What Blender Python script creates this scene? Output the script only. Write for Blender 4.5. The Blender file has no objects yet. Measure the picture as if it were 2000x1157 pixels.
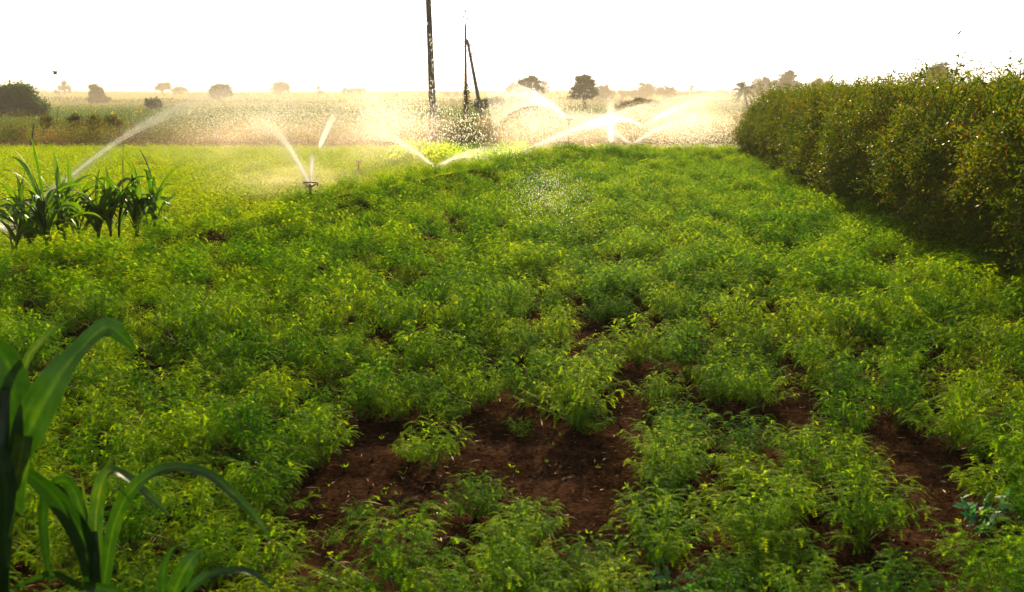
import bpy, math, random
import numpy as np
from mathutils import Vector, noise as mnoise
random.seed(7); rng = np.random.default_rng(11)
S = bpy.context.scene
COL = S.collection
PI = math.pi

# ------------------------------------------------------------------ camera geometry
CAMZ = 1.9; PITCH = math.radians(11.3); F = 1944.0
def ray(px, py):
    u = (px - 1000) / F; v = (578.5 - py) / F
    return np.array([u, math.cos(PITCH) + v * math.sin(PITCH), -math.sin(PITCH) + v * math.cos(PITCH)])
def at_z(px, py, z=0.0):
    r = ray(px, py); t = (z - CAMZ) / r[2]
    return np.array([r[0] * t, r[1] * t, z])
def at_y(px, py, Y):
    r = ray(px, py); t = Y / r[1]
    return np.array([r[0] * t, Y, CAMZ + r[2] * t])
def to_px(x, y, z):
    dz = z - CAMZ
    dep = y * math.cos(PITCH) - dz * math.sin(PITCH)
    v = y * math.sin(PITCH) + dz * math.cos(PITCH)
    return 1000 + F * x / dep, 578.5 - F * v / dep

# ------------------------------------------------------------------ object helpers
def tag(o, label=None, cat=None, group=None, kind=None):
    if label: o['label'] = label
    if cat: o['category'] = cat
    if group: o['group'] = group
    if kind: o['kind'] = kind
    return o
def empty(name, loc, rz=0.0):
    o = bpy.data.objects.new(name, None); COL.objects.link(o)
    o.location = [float(c) for c in loc]; o.rotation_euler = (0, 0, rz); o.empty_display_size = .1
    return o
def make_mesh(name, verts, faces, tint=None, smooth=False, matidx=None):
    """faces: an (n,4)/(n,3) array or a list of lists"""
    me = bpy.data.meshes.new(name)
    verts = np.asarray(verts, dtype=np.float32)
    if isinstance(faces, np.ndarray):
        k = faces.shape[1]; flat = faces.astype(np.int32).ravel(); n = len(faces)
        starts = np.arange(0, n * k, k, dtype=np.int32)
    else:
        flat = np.array([i for f in faces for i in f], dtype=np.int32); n = len(faces)
        ln = np.array([len(f) for f in faces]); starts = np.concatenate([[0], np.cumsum(ln)[:-1]]).astype(np.int32)
    me.vertices.add(len(verts)); me.vertices.foreach_set('co', verts.ravel())
    me.loops.add(len(flat)); me.loops.foreach_set('vertex_index', flat)
    me.polygons.add(n); me.polygons.foreach_set('loop_start', starts)
    if smooth: me.polygons.foreach_set('use_smooth', np.ones(n, dtype=bool))
    if matidx is not None: me.polygons.foreach_set('material_index', np.asarray(matidx, dtype=np.int32))
    me.update(calc_edges=True)
    if tint is not None:
        a = me.attributes.new('tint', 'FLOAT', 'POINT'); a.data.foreach_set('value', np.asarray(tint, dtype=np.float32))
    return me
def link(name, me, mats, parent=None, loc=None):
    for m in (mats if isinstance(mats, (list, tuple)) else [mats]): me.materials.append(m)
    o = bpy.data.objects.new(name, me); COL.objects.link(o)
    if parent: o.parent = parent
    if loc is not None: o.location = [float(c) for c in loc]
    return o
class MB:
    def __init__(s): s.v = []; s.f = []; s.t = []; s.n = 0
    def add(s, v, f, t=0.5):
        v = np.asarray(v, float); s.v.append(v)
        s.f += [[int(i) + s.n for i in q] for q in f]
        s.t.append(np.broadcast_to(np.asarray(t, float), (len(v),)))
        s.n += len(v)
    def tube(s, pts, rad, seg=6, t=0.5, cap=True):
        pts = [np.asarray(p, float) for p in pts]
        if not hasattr(rad, '__len__'): rad = [rad] * len(pts)
        vs = []; fs = []
        ref = np.array([0.13, 1, 0.05])
        for i, p in enumerate(pts):
            d = pts[min(i + 1, len(pts) - 1)] - pts[max(i - 1, 0)]; d = d / (np.linalg.norm(d) + 1e-9)
            a = np.cross(d, ref if abs(d @ ref) < .9 else np.array([1, 0, 0])); a /= np.linalg.norm(a); b = np.cross(d, a)
            for k in range(seg):
                th = 2 * PI * k / seg
                vs.append(p + rad[i] * (math.cos(th) * a + math.sin(th) * b))
        for i in range(len(pts) - 1):
            for k in range(seg):
                k2 = (k + 1) % seg
                fs.append([i * seg + k, i * seg + k2, (i + 1) * seg + k2, (i + 1) * seg + k])
        if cap:
            fs.append(list(range(seg))[::-1]); fs.append([(len(pts) - 1) * seg + k for k in range(seg)])
        s.add(vs, fs, t)
    def box(s, c, d, t=0.5, rz=0):
        c = np.asarray(c, float); h = np.asarray(d, float) / 2
        v = np.array([[x, y, z] for x in (-1, 1) for y in (-1, 1) for z in (-1, 1)]) * h
        if rz: v = v @ np.array([[math.cos(rz), math.sin(rz), 0], [-math.sin(rz), math.cos(rz), 0], [0, 0, 1]])
        s.add(v + c, [[0, 1, 3, 2], [4, 6, 7, 5], [0, 4, 5, 1], [2, 3, 7, 6], [0, 2, 6, 4], [1, 5, 7, 3]], t)
    def mesh(s, name, smooth=False):
        return make_mesh(name, np.concatenate(s.v), s.f, np.concatenate(s.t), smooth)
def norm(a): return a / (np.linalg.norm(a, axis=-1, keepdims=True) + 1e-9)
def leaf_quads(P, D, N, L, W, tint, fold=0.25):
    """diamond leaves: P base (n,3), D axis, N approx normal, L, W (n,) -> verts, faces, tint"""
    n = len(P); D = norm(D); Sd = norm(np.cross(D, N)); Nn = np.cross(Sd, D)
    L = np.broadcast_to(L, (n,))[:, None]; W = np.broadcast_to(W, (n,))[:, None]
    mid = P + D * L * .45 + Nn * W * fold
    a = mid + Sd * W * .5 - Nn * W * fold * .9; b = mid - Sd * W * .5 - Nn * W * fold * .9
    tip = P + D * L - Nn * L * .12
    V = np.stack([P, a, tip, b], 1).reshape(-1, 3)
    Fc = np.arange(4 * n).reshape(n, 4)
    return V, Fc, np.repeat(np.broadcast_to(tint, (n,)), 4)
def rand_dir(n, zb=0.0):
    d = rng.normal(size=(n, 3)); d[:, 2] += zb
    return norm(d)
def cat_quads(lst):
    V = []; Fs = []; T = []; k = 0
    for v, f, t in lst:
        V.append(v); Fs.append(f + k); T.append(t); k += len(v)
    return np.concatenate(V), np.concatenate(Fs), np.concatenate(T)

# ------------------------------------------------------------------ materials
def new_mat(name):
    m = bpy.data.materials.new(name); m.use_nodes = True
    nt = m.node_tree; nt.nodes.clear(); return m, nt, nt.nodes, nt.links
def ramp(nt, fac, stops):
    r = nt.nodes.new('ShaderNodeValToRGB'); els = r.color_ramp.elements
    while len(els) < len(stops): els.new(0.5)
    for e, (p, c) in zip(els, stops): e.position = p; e.color = (*c, 1)
    nt.links.new(fac, r.inputs[0]); return r.outputs[0]
def mathn(nt, op, a, b=None, clamp=False):
    n = nt.nodes.new('ShaderNodeMath'); n.operation = op; n.use_clamp = clamp
    for i, x in enumerate((a, b)):
        if x is None: continue
        if isinstance(x, (int, float)): n.inputs[i].default_value = x
        else: nt.links.new(x, n.inputs[i])
    return n.outputs[0]
def noisen(nt, scale, detail=4, coord='Object', rough=.55):
    tc = nt.nodes.new('ShaderNodeTexCoord'); n = nt.nodes.new('ShaderNodeTexNoise')
    n.inputs['Scale'].default_value = scale; n.inputs['Detail'].default_value = detail; n.inputs['Roughness'].default_value = rough
    nt.links.new(tc.outputs[coord], n.inputs['Vector']); return n.outputs['Fac']
def leaf_mat(name, stops, trans=(1.3, 1.5, .4), tmix=.5, gloss=.06, rough=.35, objvar=.35):
    """leaf: diffuse + translucent, colour from the per-leaf tint and the plant's own shade"""
    m, nt, N, Lk = new_mat(name)
    at = N.new('ShaderNodeAttribute'); at.attribute_name = 'tint'
    oi = N.new('ShaderNodeObjectInfo')
    f = mathn(nt, 'ADD', at.outputs['Fac'], mathn(nt, 'MULTIPLY', mathn(nt, 'SUBTRACT', oi.outputs['Random'], .5), objvar), True)
    if 'maize' in name: f = mathn(nt, 'ADD', f, mathn(nt, 'MULTIPLY', mathn(nt, 'SUBTRACT', noisen(nt, 16, 8, rough=.7), .5), .9), True)
    c = ramp(nt, f, stops)
    d = N.new('ShaderNodeBsdfDiffuse'); Lk.new(c, d.inputs[0])
    mul = N.new('ShaderNodeMix'); mul.data_type = 'RGBA'; mul.blend_type = 'MULTIPLY'; mul.inputs[0].default_value = 1
    Lk.new(c, mul.inputs[6]); mul.inputs[7].default_value = (*trans, 1)
    t = N.new('ShaderNodeBsdfTranslucent'); Lk.new(mul.outputs[2], t.inputs[0])
    m1 = N.new('ShaderNodeMixShader'); m1.inputs[0].default_value = tmix; Lk.new(d.outputs[0], m1.inputs[1]); Lk.new(t.outputs[0], m1.inputs[2])
    g = N.new('ShaderNodeBsdfGlossy'); g.inputs['Roughness'].default_value = rough; g.inputs[0].default_value = (1, 1, 1, 1)
    m2 = N.new('ShaderNodeMixShader'); m2.inputs[0].default_value = gloss; Lk.new(m1.outputs[0], m2.inputs[1]); Lk.new(g.outputs[0], m2.inputs[2])
    o = N.new('ShaderNodeOutputMaterial'); Lk.new(m2.outputs[0], o.inputs[0]); return m
def plain_mat(name, stops, scale=8, rough=.85, bump=.4, detail=6, spec=.3):
    m, nt, N, Lk = new_mat(name)
    f = noisen(nt, scale, detail); c = ramp(nt, f, stops)
    b = N.new('ShaderNodeBsdfPrincipled'); Lk.new(c, b.inputs['Base Color']); b.inputs['Roughness'].default_value = rough
    b.inputs['Specular IOR Level'].default_value = spec
    if bump:
        bn = N.new('ShaderNodeBump'); bn.inputs['Strength'].default_value = bump; bn.inputs['Distance'].default_value = .02
        Lk.new(noisen(nt, scale * 6, 5), bn.inputs['Height']); Lk.new(bn.outputs[0], b.inputs['Normal'])
    o = N.new('ShaderNodeOutputMaterial'); Lk.new(b.outputs[0], o.inputs[0]); return m

M = {}
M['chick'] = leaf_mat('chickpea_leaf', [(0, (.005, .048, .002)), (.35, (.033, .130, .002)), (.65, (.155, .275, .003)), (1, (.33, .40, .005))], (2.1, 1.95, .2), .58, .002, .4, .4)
M['stem'] = plain_mat('green_stem', [(.3, (.04, .09, .01)), (.7, (.12, .16, .02))], 30, .6, 0)
M['dew'] = leaf_mat('dew_drop', [(0, (.9, .9, .85)), (1, (1, .98, .9))], (1, 1, 1), .5, .3, .1, 0)
M['pink'] = leaf_mat('pink_petal', [(0, (.6, .08, .12)), (1, (.7, .15, .2))], (1, .6, .6), .5, .02, .5, 0)
M['corn'] = leaf_mat('maize_leaf', [(0, (.004, .020, .003)), (.5, (.014, .050, .003)), (.8, (.040, .090, .005)), (1, (.10, .14, .015))], (1.5, 1.5, .25), .33, .025, .45, .2)
M['corn_clump'] = leaf_mat('maize_clump_leaf', [(0, (.010, .045, .004)), (.5, (.028, .095, .006)), (1, (.085, .17, .010))], (1.7, 1.6, .25), .5, .03, .4, .3)
M['hedge'] = leaf_mat('hedge_leaf', [(0, (.014, .045, .003)), (.45, (.050, .092, .004)), (.8, (.125, .145, .006)), (.93, (.20, .13, .012)), (1, (.16, .05, .02))], (1.7, 1.4, .3), .5, .012, .30, .1)
M['tree'] = leaf_mat('tree_leaf', [(0, (.015, .04, .012)), (.5, (.045, .09, .02)), (1, (.10, .15, .03))], (1.5, 1.4, .4), .35, .03, .5, .3)
M['scrub'] = leaf_mat('scrub_leaf', [(0, (.015, .035, .008)), (.35, (.045, .085, .008)), (.65, (.13, .13, .010)), (1, (.22, .085, .02))], (1.6, 1.3, .3), .42, .03, .5, .15)
M['dry'] = leaf_mat('dry_grass', [(0, (.07, .045, .03)), (1, (.2, .14, .07))], (1.3, 1.1, .6), .35, .03, .5, .1)
M['fieldg'] = leaf_mat('far_field_leaf', [(0, (.09, .11, .03)), (1, (.22, .22, .06))], (1.5, 1.4, .4), .4, .02, .5, .1)
M['bark'] = plain_mat('bark', [(.3, (.05, .035, .025)), (.7, (.13, .10, .07))], 12, .9, .6)
M['twig'] = plain_mat('twig', [(.3, (.03, .022, .010)), (.7, (.08, .055, .02))], 12, .8, 0)
M['conc'] = plain_mat('weathered_concrete', [(.3, (.13, .115, .095)), (.7, (.26, .235, .20))], 6, .9, .5)
M['steel'] = plain_mat('rusty_steel', [(.3, (.20, .11, .07)), (.7, (.34, .22, .15))], 10, .6, .3)
M['pipe'] = plain_mat('brown_pipe', [(.3, (.16, .07, .03)), (.7, (.26, .12, .05))], 10, .5, .1)
M['brass'] = plain_mat('brass_head', [(.3, (.25, .12, .05)), (.7, (.4, .22, .09))], 10, .4, .1)
M['porc'] = plain_mat('brown_porcelain', [(.3, (.10, .04, .02)), (.7, (.2, .09, .05))], 10, .3, 0)
M['wire'] = plain_mat('wire', [(.3, (.3, .27, .25)), (.7, (.4, .36, .33))], 10, .5, 0)
M['straw'] = leaf_mat('straw', [(0, (.06, .03, .015)), (.6, (.20, .11, .055)), (1, (.55, .38, .23))], (1, .9, .7), .2, .015, .5, 0)
M['brickw'] = plain_mat('brick_wall', [(.3, (.30, .13, .09)), (.7, (.40, .19, .13))], 3, .9, .3)
M['feather'] = plain_mat('feather', [(.3, (.03, .025, .02)), (.7, (.06, .05, .04))], 20, .8, 0)
M['weed'] = leaf_mat('weed_leaf', [(0, (.02, .12, .05)), (1, (.08, .22, .09))], (1, 1.2, .6), .35, .02, .5, 0)

# water drops: clear, back-lit by the sun
def water_mat():
    m, nt, N, Lk = new_mat('water_drop')
    t = N.new('ShaderNodeBsdfTranslucent'); t.inputs[0].default_value = (1, .99, .97, 1)
    g = N.new('ShaderNodeBsdfDiffuse'); g.inputs[0].default_value = (.95, .95, .95, 1)
    mx = N.new('ShaderNodeMixShader'); mx.inputs[0].default_value = .2; Lk.new(t.outputs[0], mx.inputs[1]); Lk.new(g.outputs[0], mx.inputs[2])
    tr = N.new('ShaderNodeBsdfTransparent'); m2 = N.new('ShaderNodeMixShader'); m2.inputs[0].default_value = .3; Lk.new(mx.outputs[0], m2.inputs[1]); Lk.new(tr.outputs[0], m2.inputs[2]); mx = m2
    o = N.new('ShaderNodeOutputMaterial'); Lk.new(mx.outputs[0], o.inputs[0]); return m
M['water'] = water_mat()

def mist_mat(name, dens, scale, color=(1, .82, .64), aniso=.6):
    """soft spray: falls off towards the edge of its ball, streaked by noise"""
    m, nt, N, Lk = new_mat(name)
    tc = N.new('ShaderNodeTexCoord')
    ln = N.new('ShaderNodeVectorMath'); ln.operation = 'LENGTH'; Lk.new(tc.outputs['Object'], ln.inputs[0])
    fall = mathn(nt, 'SUBTRACT', 1.0, ln.outputs['Value'], True)
    fall = mathn(nt, 'POWER', fall, 1.3)
    no = N.new('ShaderNodeTexNoise'); no.inputs['Scale'].default_value = scale; no.inputs['Detail'].default_value = 2
    Lk.new(tc.outputs['Object'], no.inputs['Vector'])
    nn = mathn(nt, 'MULTIPLY', mathn(nt, 'SUBTRACT', no.outputs['Fac'], .28, True), 3.2)
    d = mathn(nt, 'MULTIPLY', mathn(nt, 'MULTIPLY', fall, nn), dens)
    pv = N.new('ShaderNodeVolumePrincipled'); pv.inputs['Color'].default_value = (*color, 1); pv.inputs['Anisotropy'].default_value = aniso
    Lk.new(d, pv.inputs['Density'])
    o = N.new('ShaderNodeOutputMaterial'); Lk.new(pv.outputs[0], o.inputs['Volume']); return m

# ------------------------------------------------------------------ world and sun
SUN_EL = math.radians(21); SUN_AZ = math.radians(7)     # azimuth to the right of +Y
w = bpy.data.worlds.new('World'); S.world = w; w.use_nodes = True
wn = w.node_tree; bg = wn.nodes['Background']
sky = wn.nodes.new('ShaderNodeTexSky'); sky.sky_type = 'NISHITA'; sky.sun_disc = False
sky.sun_elevation = SUN_EL; sky.sun_rotation = SUN_AZ; sky.dust_density = 2.0; sky.air_density = 1.2; sky.ozone_density = 1.0
hs = wn.nodes.new('ShaderNodeHueSaturation'); hs.inputs['Saturation'].default_value = .2; wn.links.new(sky.outputs[0], hs.inputs['Color']); wn.links.new(hs.outputs[0], bg.inputs[0]); bg.inputs[1].default_value = 0.055
sl = bpy.data.lights.new('sun', 'SUN'); sl.energy = 5.0; sl.angle = math.radians(.6); sl.color = (1, .78, .46)
so = bpy.data.objects.new('sun', sl); COL.objects.link(so)
sd = Vector((math.sin(SUN_AZ) * math.cos(SUN_EL), math.cos(SUN_AZ) * math.cos(SUN_EL), math.sin(SUN_EL)))
so.rotation_euler = sd.to_track_quat('Z', 'Y').to_euler(); so.location = (5, 30, 20)

# ------------------------------------------------------------------ ground
BND = [(-60, 7.0), (-6.5, 9.5), (-4.6, 11.2), (-3.6, 15.6), (-2.2, 19), (-1.2, 22), (0.2, 26), (2.0, 30), (7.0, 32), (60, 33)]
def bnd_y(x): return np.interp(x, [b[0] for b in BND], [b[1] for b in BND])
def sstep(a, b, x): t = np.clip((x - a) / (b - a), 0, 1); return t * t * (3 - 2 * t)
def YM(y): return np.interp(y, [0, 60, 88, 120, 200, 230, 500], [0, 60, 200, 340, 650, 760, 1300])
def gz(x, y):
    x = np.asarray(x, float); y = np.asarray(y, float)
    d = y - bnd_y(x)
    z = -0.5 * sstep(0.1, 1.6, d) + np.interp(x, [-6, -4, -2, 0, 2, 7], [.10, .17, .28, .32, .24, .1]) * sstep(-4.5, -.3, d) * (1 - sstep(0, .6, d))
    z = z + .2 * sstep(46, 60, y) + np.interp(y, [60, 80, 200, 340, 650, 760, 1300], [0, 0, 0, .3, 4.9, 4.9, 1.0])
    z = z + .6 * np.sin(x * .014 + 1) * sstep(240, 600, y)
    return z
xs = np.concatenate([np.linspace(-800, -32, 60), np.linspace(-30, 30, 260), np.linspace(32, 800, 60)])
ys = np.concatenate([np.linspace(-10, 2, 10), np.linspace(2.2, 10, 170), np.linspace(10.2, 60, 150), np.linspace(62, 780, 150), np.linspace(800, 1300, 14)])
def gn(x, y):
    x, y = float(x), float(y)
    if 1 < y < 34 and abs(x) < 14:
        return .035 * mnoise.noise(Vector((x * 2.2, y * 2.2, 0))) + .018 * mnoise.noise(Vector((x * 8, y * 8, 3))) + .012 * mnoise.noise(Vector((x * 19, y * 19, 7)))
    return 0.0
X, Y = np.meshgrid(xs, ys)
Z = gz(X, Y)
for i in range(X.shape[0]):
    for j in range(X.shape[1]):
        x, y = X[i, j], Y[i, j]
        if 1 < y < 34 and abs(x) < 14:
            Z[i, j] += gn(x, y)
        elif y > 60:
            Z[i, j] += .2 * mnoise.noise(Vector((x * .08, y * .08, 0)))
nr, nc = X.shape
idx = np.arange(nr * nc).reshape(nr, nc)
gf = np.stack([idx[:-1, :-1], idx[:-1, 1:], idx[1:, 1:], idx[1:, :-1]], -1).reshape(-1, 4)
def ground_mat():
    m, nt, N, Lk = new_mat('soil_ground')
    tc = N.new('ShaderNodeTexCoord'); sp = N.new('ShaderNodeSeparateXYZ'); Lk.new(tc.outputs['Object'], sp.inputs[0])
    n1 = noisen(nt, 3, 8, rough=.7); n2 = noisen(nt, 45, 4)
    soil = ramp(nt, mathn(nt, 'ADD', mathn(nt, 'MULTIPLY', n1, .6), mathn(nt, 'MULTIPLY', n2, .4)),
                [(.35, (.006, .003, .0018)), (.48, (.020, .0098, .0052)), (.62, (.066, .034, .019))])
    nb = N.new('ShaderNodeTexNoise'); nb.inputs['Scale'].default_value = .05; nb.inputs['Detail'].default_value = 6
    mp = N.new('ShaderNodeMapping'); mp.inputs['Scale'].default_value = (.35, 1, 1); Lk.new(tc.outputs['Object'], mp.inputs[0]); Lk.new(mp.outputs[0], nb.inputs['Vector'])
    yy = mathn(nt, 'ADD', sp.outputs[1], mathn(nt, 'MULTIPLY', mathn(nt, 'SUBTRACT', nb.outputs['Fac'], .5), 70))
    yn = mathn(nt, 'DIVIDE', yy, 800)
    far = ramp(nt, yn, [(.06, (.10, .06, .04)), (.075, (.09, .09, .02)), (.10, (.05, .10, .015)), (.39, (.055, .11, .02)),
                        (.43, (.10, .06, .04)), (.47, (.07, .10, .03)), (.7, (.08, .11, .035)), (.8, (.10, .11, .05))])
    mx = N.new('ShaderNodeMix'); mx.data_type = 'RGBA'
    Lk.new(mathn(nt, 'MULTIPLY', mathn(nt, 'SUBTRACT', sp.outputs[1], 45), .2, True), mx.inputs[0]); Lk.new(soil, mx.inputs[6]); Lk.new(far, mx.inputs[7])
    b = N.new('ShaderNodeBsdfDiffuse'); Lk.new(mx.outputs[2], b.inputs['Color'])
    bn = N.new('ShaderNodeBump'); bn.inputs['Strength'].default_value = .9; bn.inputs['Distance'].default_value = .03
    Lk.new(noisen(nt, 28, 8, rough=.7), bn.inputs['Height']); Lk.new(bn.outputs[0], b.inputs['Normal'])
    o = N.new('ShaderNodeOutputMaterial'); Lk.new(b.outputs[0], o.inputs[0]); return m
g = link('ground', make_mesh('ground', np.stack([X, Y, Z], -1).reshape(-1, 3), gf, None, True), ground_mat())
tag(g, 'brown soil of the farm fields rising gently to the horizon', 'ground', kind='structure')

# ------------------------------------------------------------------ chickpea plants
def frond(P, d, L, curl, npair, ll, tint):
    """one feathery leaf: an arching rachis with pairs of leaflets"""
    d = d / np.linalg.norm(d); n = npair + 1
    s = np.linspace(0, 1, n)
    down = np.array([0, 0, -1.0])
    pts = [P]
    dd = d.copy()
    for k in range(n - 1):
        dd = dd + down * curl / n; dd /= np.linalg.norm(dd)
        pts.append(pts[-1] + dd * L / (n - 1))
    pts = np.array(pts)
    tan = np.gradient(pts, axis=0); tan = norm(tan)
    side = np.cross(tan, np.array([0, 0, 1.0])); side = norm(side + 1e-4)
    up = np.cross(side, tan)
    base = np.repeat(pts[1:], 2, 0)
    sg = np.tile([1, -1], n - 1)[:, None]
    sd_ = np.repeat(side[1:], 2, 0) * sg; tn = np.repeat(tan[1:], 2, 0); uu = np.repeat(up[1:], 2, 0)
    D = sd_ + tn * .3 + uu * .2 + rng.normal(size=base.shape) * .10
    prof = np.repeat(np.sin(np.clip(s[1:] * .85 + .15, 0, 1) * PI) * .45 + .6, 2)
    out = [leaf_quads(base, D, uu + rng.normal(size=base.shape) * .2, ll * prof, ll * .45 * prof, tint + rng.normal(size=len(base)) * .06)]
    w_ = side * .0009
    V = np.concatenate([pts + w_, pts - w_]); n_ = len(pts)
    Fc = np.array([[i, i + 1, n_ + i + 1, n_ + i] for i in range(n_ - 1)])
    out.append((V, Fc, np.full(len(V), tint + .1)))
    return out
def chick_plant(R=.22, H=.36, nst=20, nleaf=21, ll=.0105, fl=.075, npair=9, dew=3, flowers=0):
    fol = []; st = MB(); dewq = []; fq = []
    for i in range(nst):
        az = i * 2.4 + rng.normal() * .3; r = R * math.sqrt((i + .6) / nst) * (0.85 + .3 * rng.random())
        h = H * (1 - .5 * (r / R) ** 2) * (.85 + .3 * rng.random())
        tip = np.array([math.cos(az) * r, math.sin(az) * r, h])
        ctrl = np.array([tip[0] * .35, tip[1] * .35, h * .55])
        t = np.linspace(0, 1, 6)[:, None]
        c = (1 - t) ** 2 * np.zeros(3) + 2 * t * (1 - t) * ctrl + t ** 2 * tip
        st.tube(c, list(np.linspace(.0028, .0012, 6)), 4, .5, False)
        for k in range(nleaf):
            u = .38 + .62 * (k + rng.random() * .6) / nleaf; u = min(u, 1)
            P = (1 - u) ** 2 * np.zeros(3) + 2 * u * (1 - u) * ctrl + u ** 2 * tip
            a2 = az + (1 if k % 2 else -1) * (1.0 + .5 * rng.random()) * (1.1 - .5 * u) + rng.normal() * .5
            dz = .15 + .75 * rng.random()
            d = np.array([math.cos(a2), math.sin(a2), dz])
            tint = (.58 if u > .86 else .44) + rng.normal() * .11  # lighter stem tips: yellower young growth, plus sunlit brightness painted into the tint
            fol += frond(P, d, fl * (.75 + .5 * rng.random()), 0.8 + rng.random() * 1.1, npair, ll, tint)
            if rng.random() < dew / (nst * nleaf):
                s_ = .0016 + .0014 * rng.random(); q = P + d * .05 + rng.normal(size=3) * .01
                dewq.append(q + np.array([[s_, 0, 0], [0, 0, s_], [-s_, 0, 0], [0, 0, -s_]])); dewq.append(q + np.array([[0, s_, 0], [0, 0, s_], [0, -s_, 0], [0, 0, -s_]]))
    for k in range(flowers):
        a = rng.random() * 6.28; q = np.array([math.cos(a) * R * .5, math.sin(a) * R * .5, H * .93])
        for a2 in (0, 2.1, 4.2):
            c_ = math.cos(a2) * .007; s_ = math.sin(a2) * .007
            fq.append(q + np.array([[0, 0, 0], [c_, s_, .004], [c_ * .3, s_ * .3, .010], [-s_, c_, .004]]))
    V, Fc, T = cat_quads(fol); nf = len(Fc)
    extra = dewq + fq
    mi = np.zeros(nf + len(extra), int)
    if extra:
        EV = np.concatenate(extra); EF = np.arange(len(EV)).reshape(-1, 4) + len(V)
        V = np.concatenate([V, EV]); Fc = np.concatenate([Fc, EF]); T = np.concatenate([T, np.full(len(EV), .5)])
        mi[nf:nf + len(dewq)] = 1; mi[nf + len(dewq):] = 2
    return (V, Fc, T, mi), st
SRC = bpy.data.collections.new('plant_sources')      # never linked to the scene
SRCF = bpy.data.collections.new('far_plant_sources')
VAR = []
specs = [dict(R=.24, H=.34), dict(R=.22, H=.38), dict(R=.27, H=.32, nst=23), dict(R=.2, H=.28, nst=14, nleaf=16),
         dict(R=.25, H=.36, nst=19), dict(R=.17, H=.2, nst=9, nleaf=10)]
for k, sp in enumerate(specs):
    (V, Fc, T, mi), st = chick_plant(**sp)
    fm = make_mesh('foliage', V, Fc, T, False, mi)
    for mm in (M['chick'], M['dew'], M['pink']): fm.materials.append(mm)
    sm = st.mesh('stem'); sm.materials.append(M['stem'])
    VAR.append((fm, sm, sp['R']))
    o = bpy.data.objects.new('source_%d' % k, fm); SRC.objects.link(o)
SRCM = bpy.data.collections.new('middle_plant_sources')
for k, sp in enumerate([dict(R=.24, H=.34), dict(R=.21, H=.38), dict(R=.27, H=.31), dict(R=.2, H=.28), dict(R=.25, H=.36)]):
    (V, Fc, T, mi), st = chick_plant(nst=18, nleaf=17, npair=6, ll=.0155, fl=.08, dew=3, **sp)
    fm = make_mesh('middle_foliage', V, Fc, T, False, mi)
    for mm in (M['chick'], M['dew'], M['pink']): fm.materials.append(mm)
    SRCM.objects.link(bpy.data.objects.new('middle_source_%d' % k, fm))
for k, sp in enumerate([dict(R=.24, H=.30, nst=10, nleaf=8, npair=4, ll=.024, fl=.09, dew=3), dict(R=.28, H=.26, nst=11, nleaf=8, npair=4, ll=.024, fl=.09, dew=3), dict(R=.22, H=.34, nst=9, nleaf=8, npair=4, ll=.024, fl=.09, dew=3)]):
    (V, Fc, T, mi), st = chick_plant(**sp)
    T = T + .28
    fm = make_mesh('far_foliage', V, Fc, T, False, mi)
    for mm in (M['chick'], M['dew'], M['pink']): fm.materials.append(mm)
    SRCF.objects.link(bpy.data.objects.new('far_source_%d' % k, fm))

def scatter(name, pts, rot, scl, idxs, coll, label, cat):
    """one object of kind stuff: the far rows of the crop"""
    me = bpy.data.meshes.new(name); me.vertices.add(len(pts)); me.vertices.foreach_set('co', np.asarray(pts, np.float32).ravel())
    for nm, ty, dat in (('rot', 'FLOAT', rot), ('scl', 'FLOAT', scl)):
        a = me.attributes.new(nm, ty, 'POINT'); a.data.foreach_set('value', np.asarray(dat, np.float32))
    a = me.attributes.new('pick', 'INT', 'POINT'); a.data.foreach_set('value', np.asarray(idxs, np.int32))
    o = bpy.data.objects.new(name, me); COL.objects.link(o)
    ng = bpy.data.node_groups.new(name, 'GeometryNodeTree')
    ng.interface.new_socket('Geometry', in_out='INPUT', socket_type='NodeSocketGeometry')
    ng.interface.new_socket('Geometry', in_out='OUTPUT', socket_type='NodeSocketGeometry')
    n = ng.nodes; l = ng.links
    gi = n.new('NodeGroupInput'); go = n.new('NodeGroupOutput'); ip = n.new('GeometryNodeInstanceOnPoints')
    ci = n.new('GeometryNodeCollectionInfo'); ci.inputs['Collection'].default_value = coll
    ci.inputs['Separate Children'].default_value = True; ci.inputs['Reset Children'].default_value = True
    def na(nm, ty):
        x = n.new('GeometryNodeInputNamedAttribute'); x.data_type = ty; x.inputs['Name'].default_value = nm; return x.outputs['Attribute']
    cx = n.new('ShaderNodeCombineXYZ'); l.new(na('rot', 'FLOAT'), cx.inputs[2])
    l.new(gi.outputs[0], ip.inputs['Points']); l.new(ci.outputs[0], ip.inputs['Instance']); ip.inputs['Pick Instance'].default_value = True
    l.new(na('pick', 'INT'), ip.inputs['Instance Index']); l.new(cx.outputs[0], ip.inputs['Rotation']); l.new(na('scl', 'FLOAT'), ip.inputs['Scale'])
    l.new(ip.outputs[0], go.inputs[0])
    md = o.modifiers.new('scatter', 'NODES'); md.node_group = ng
    return tag(o, label, cat, kind='stuff')

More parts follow.
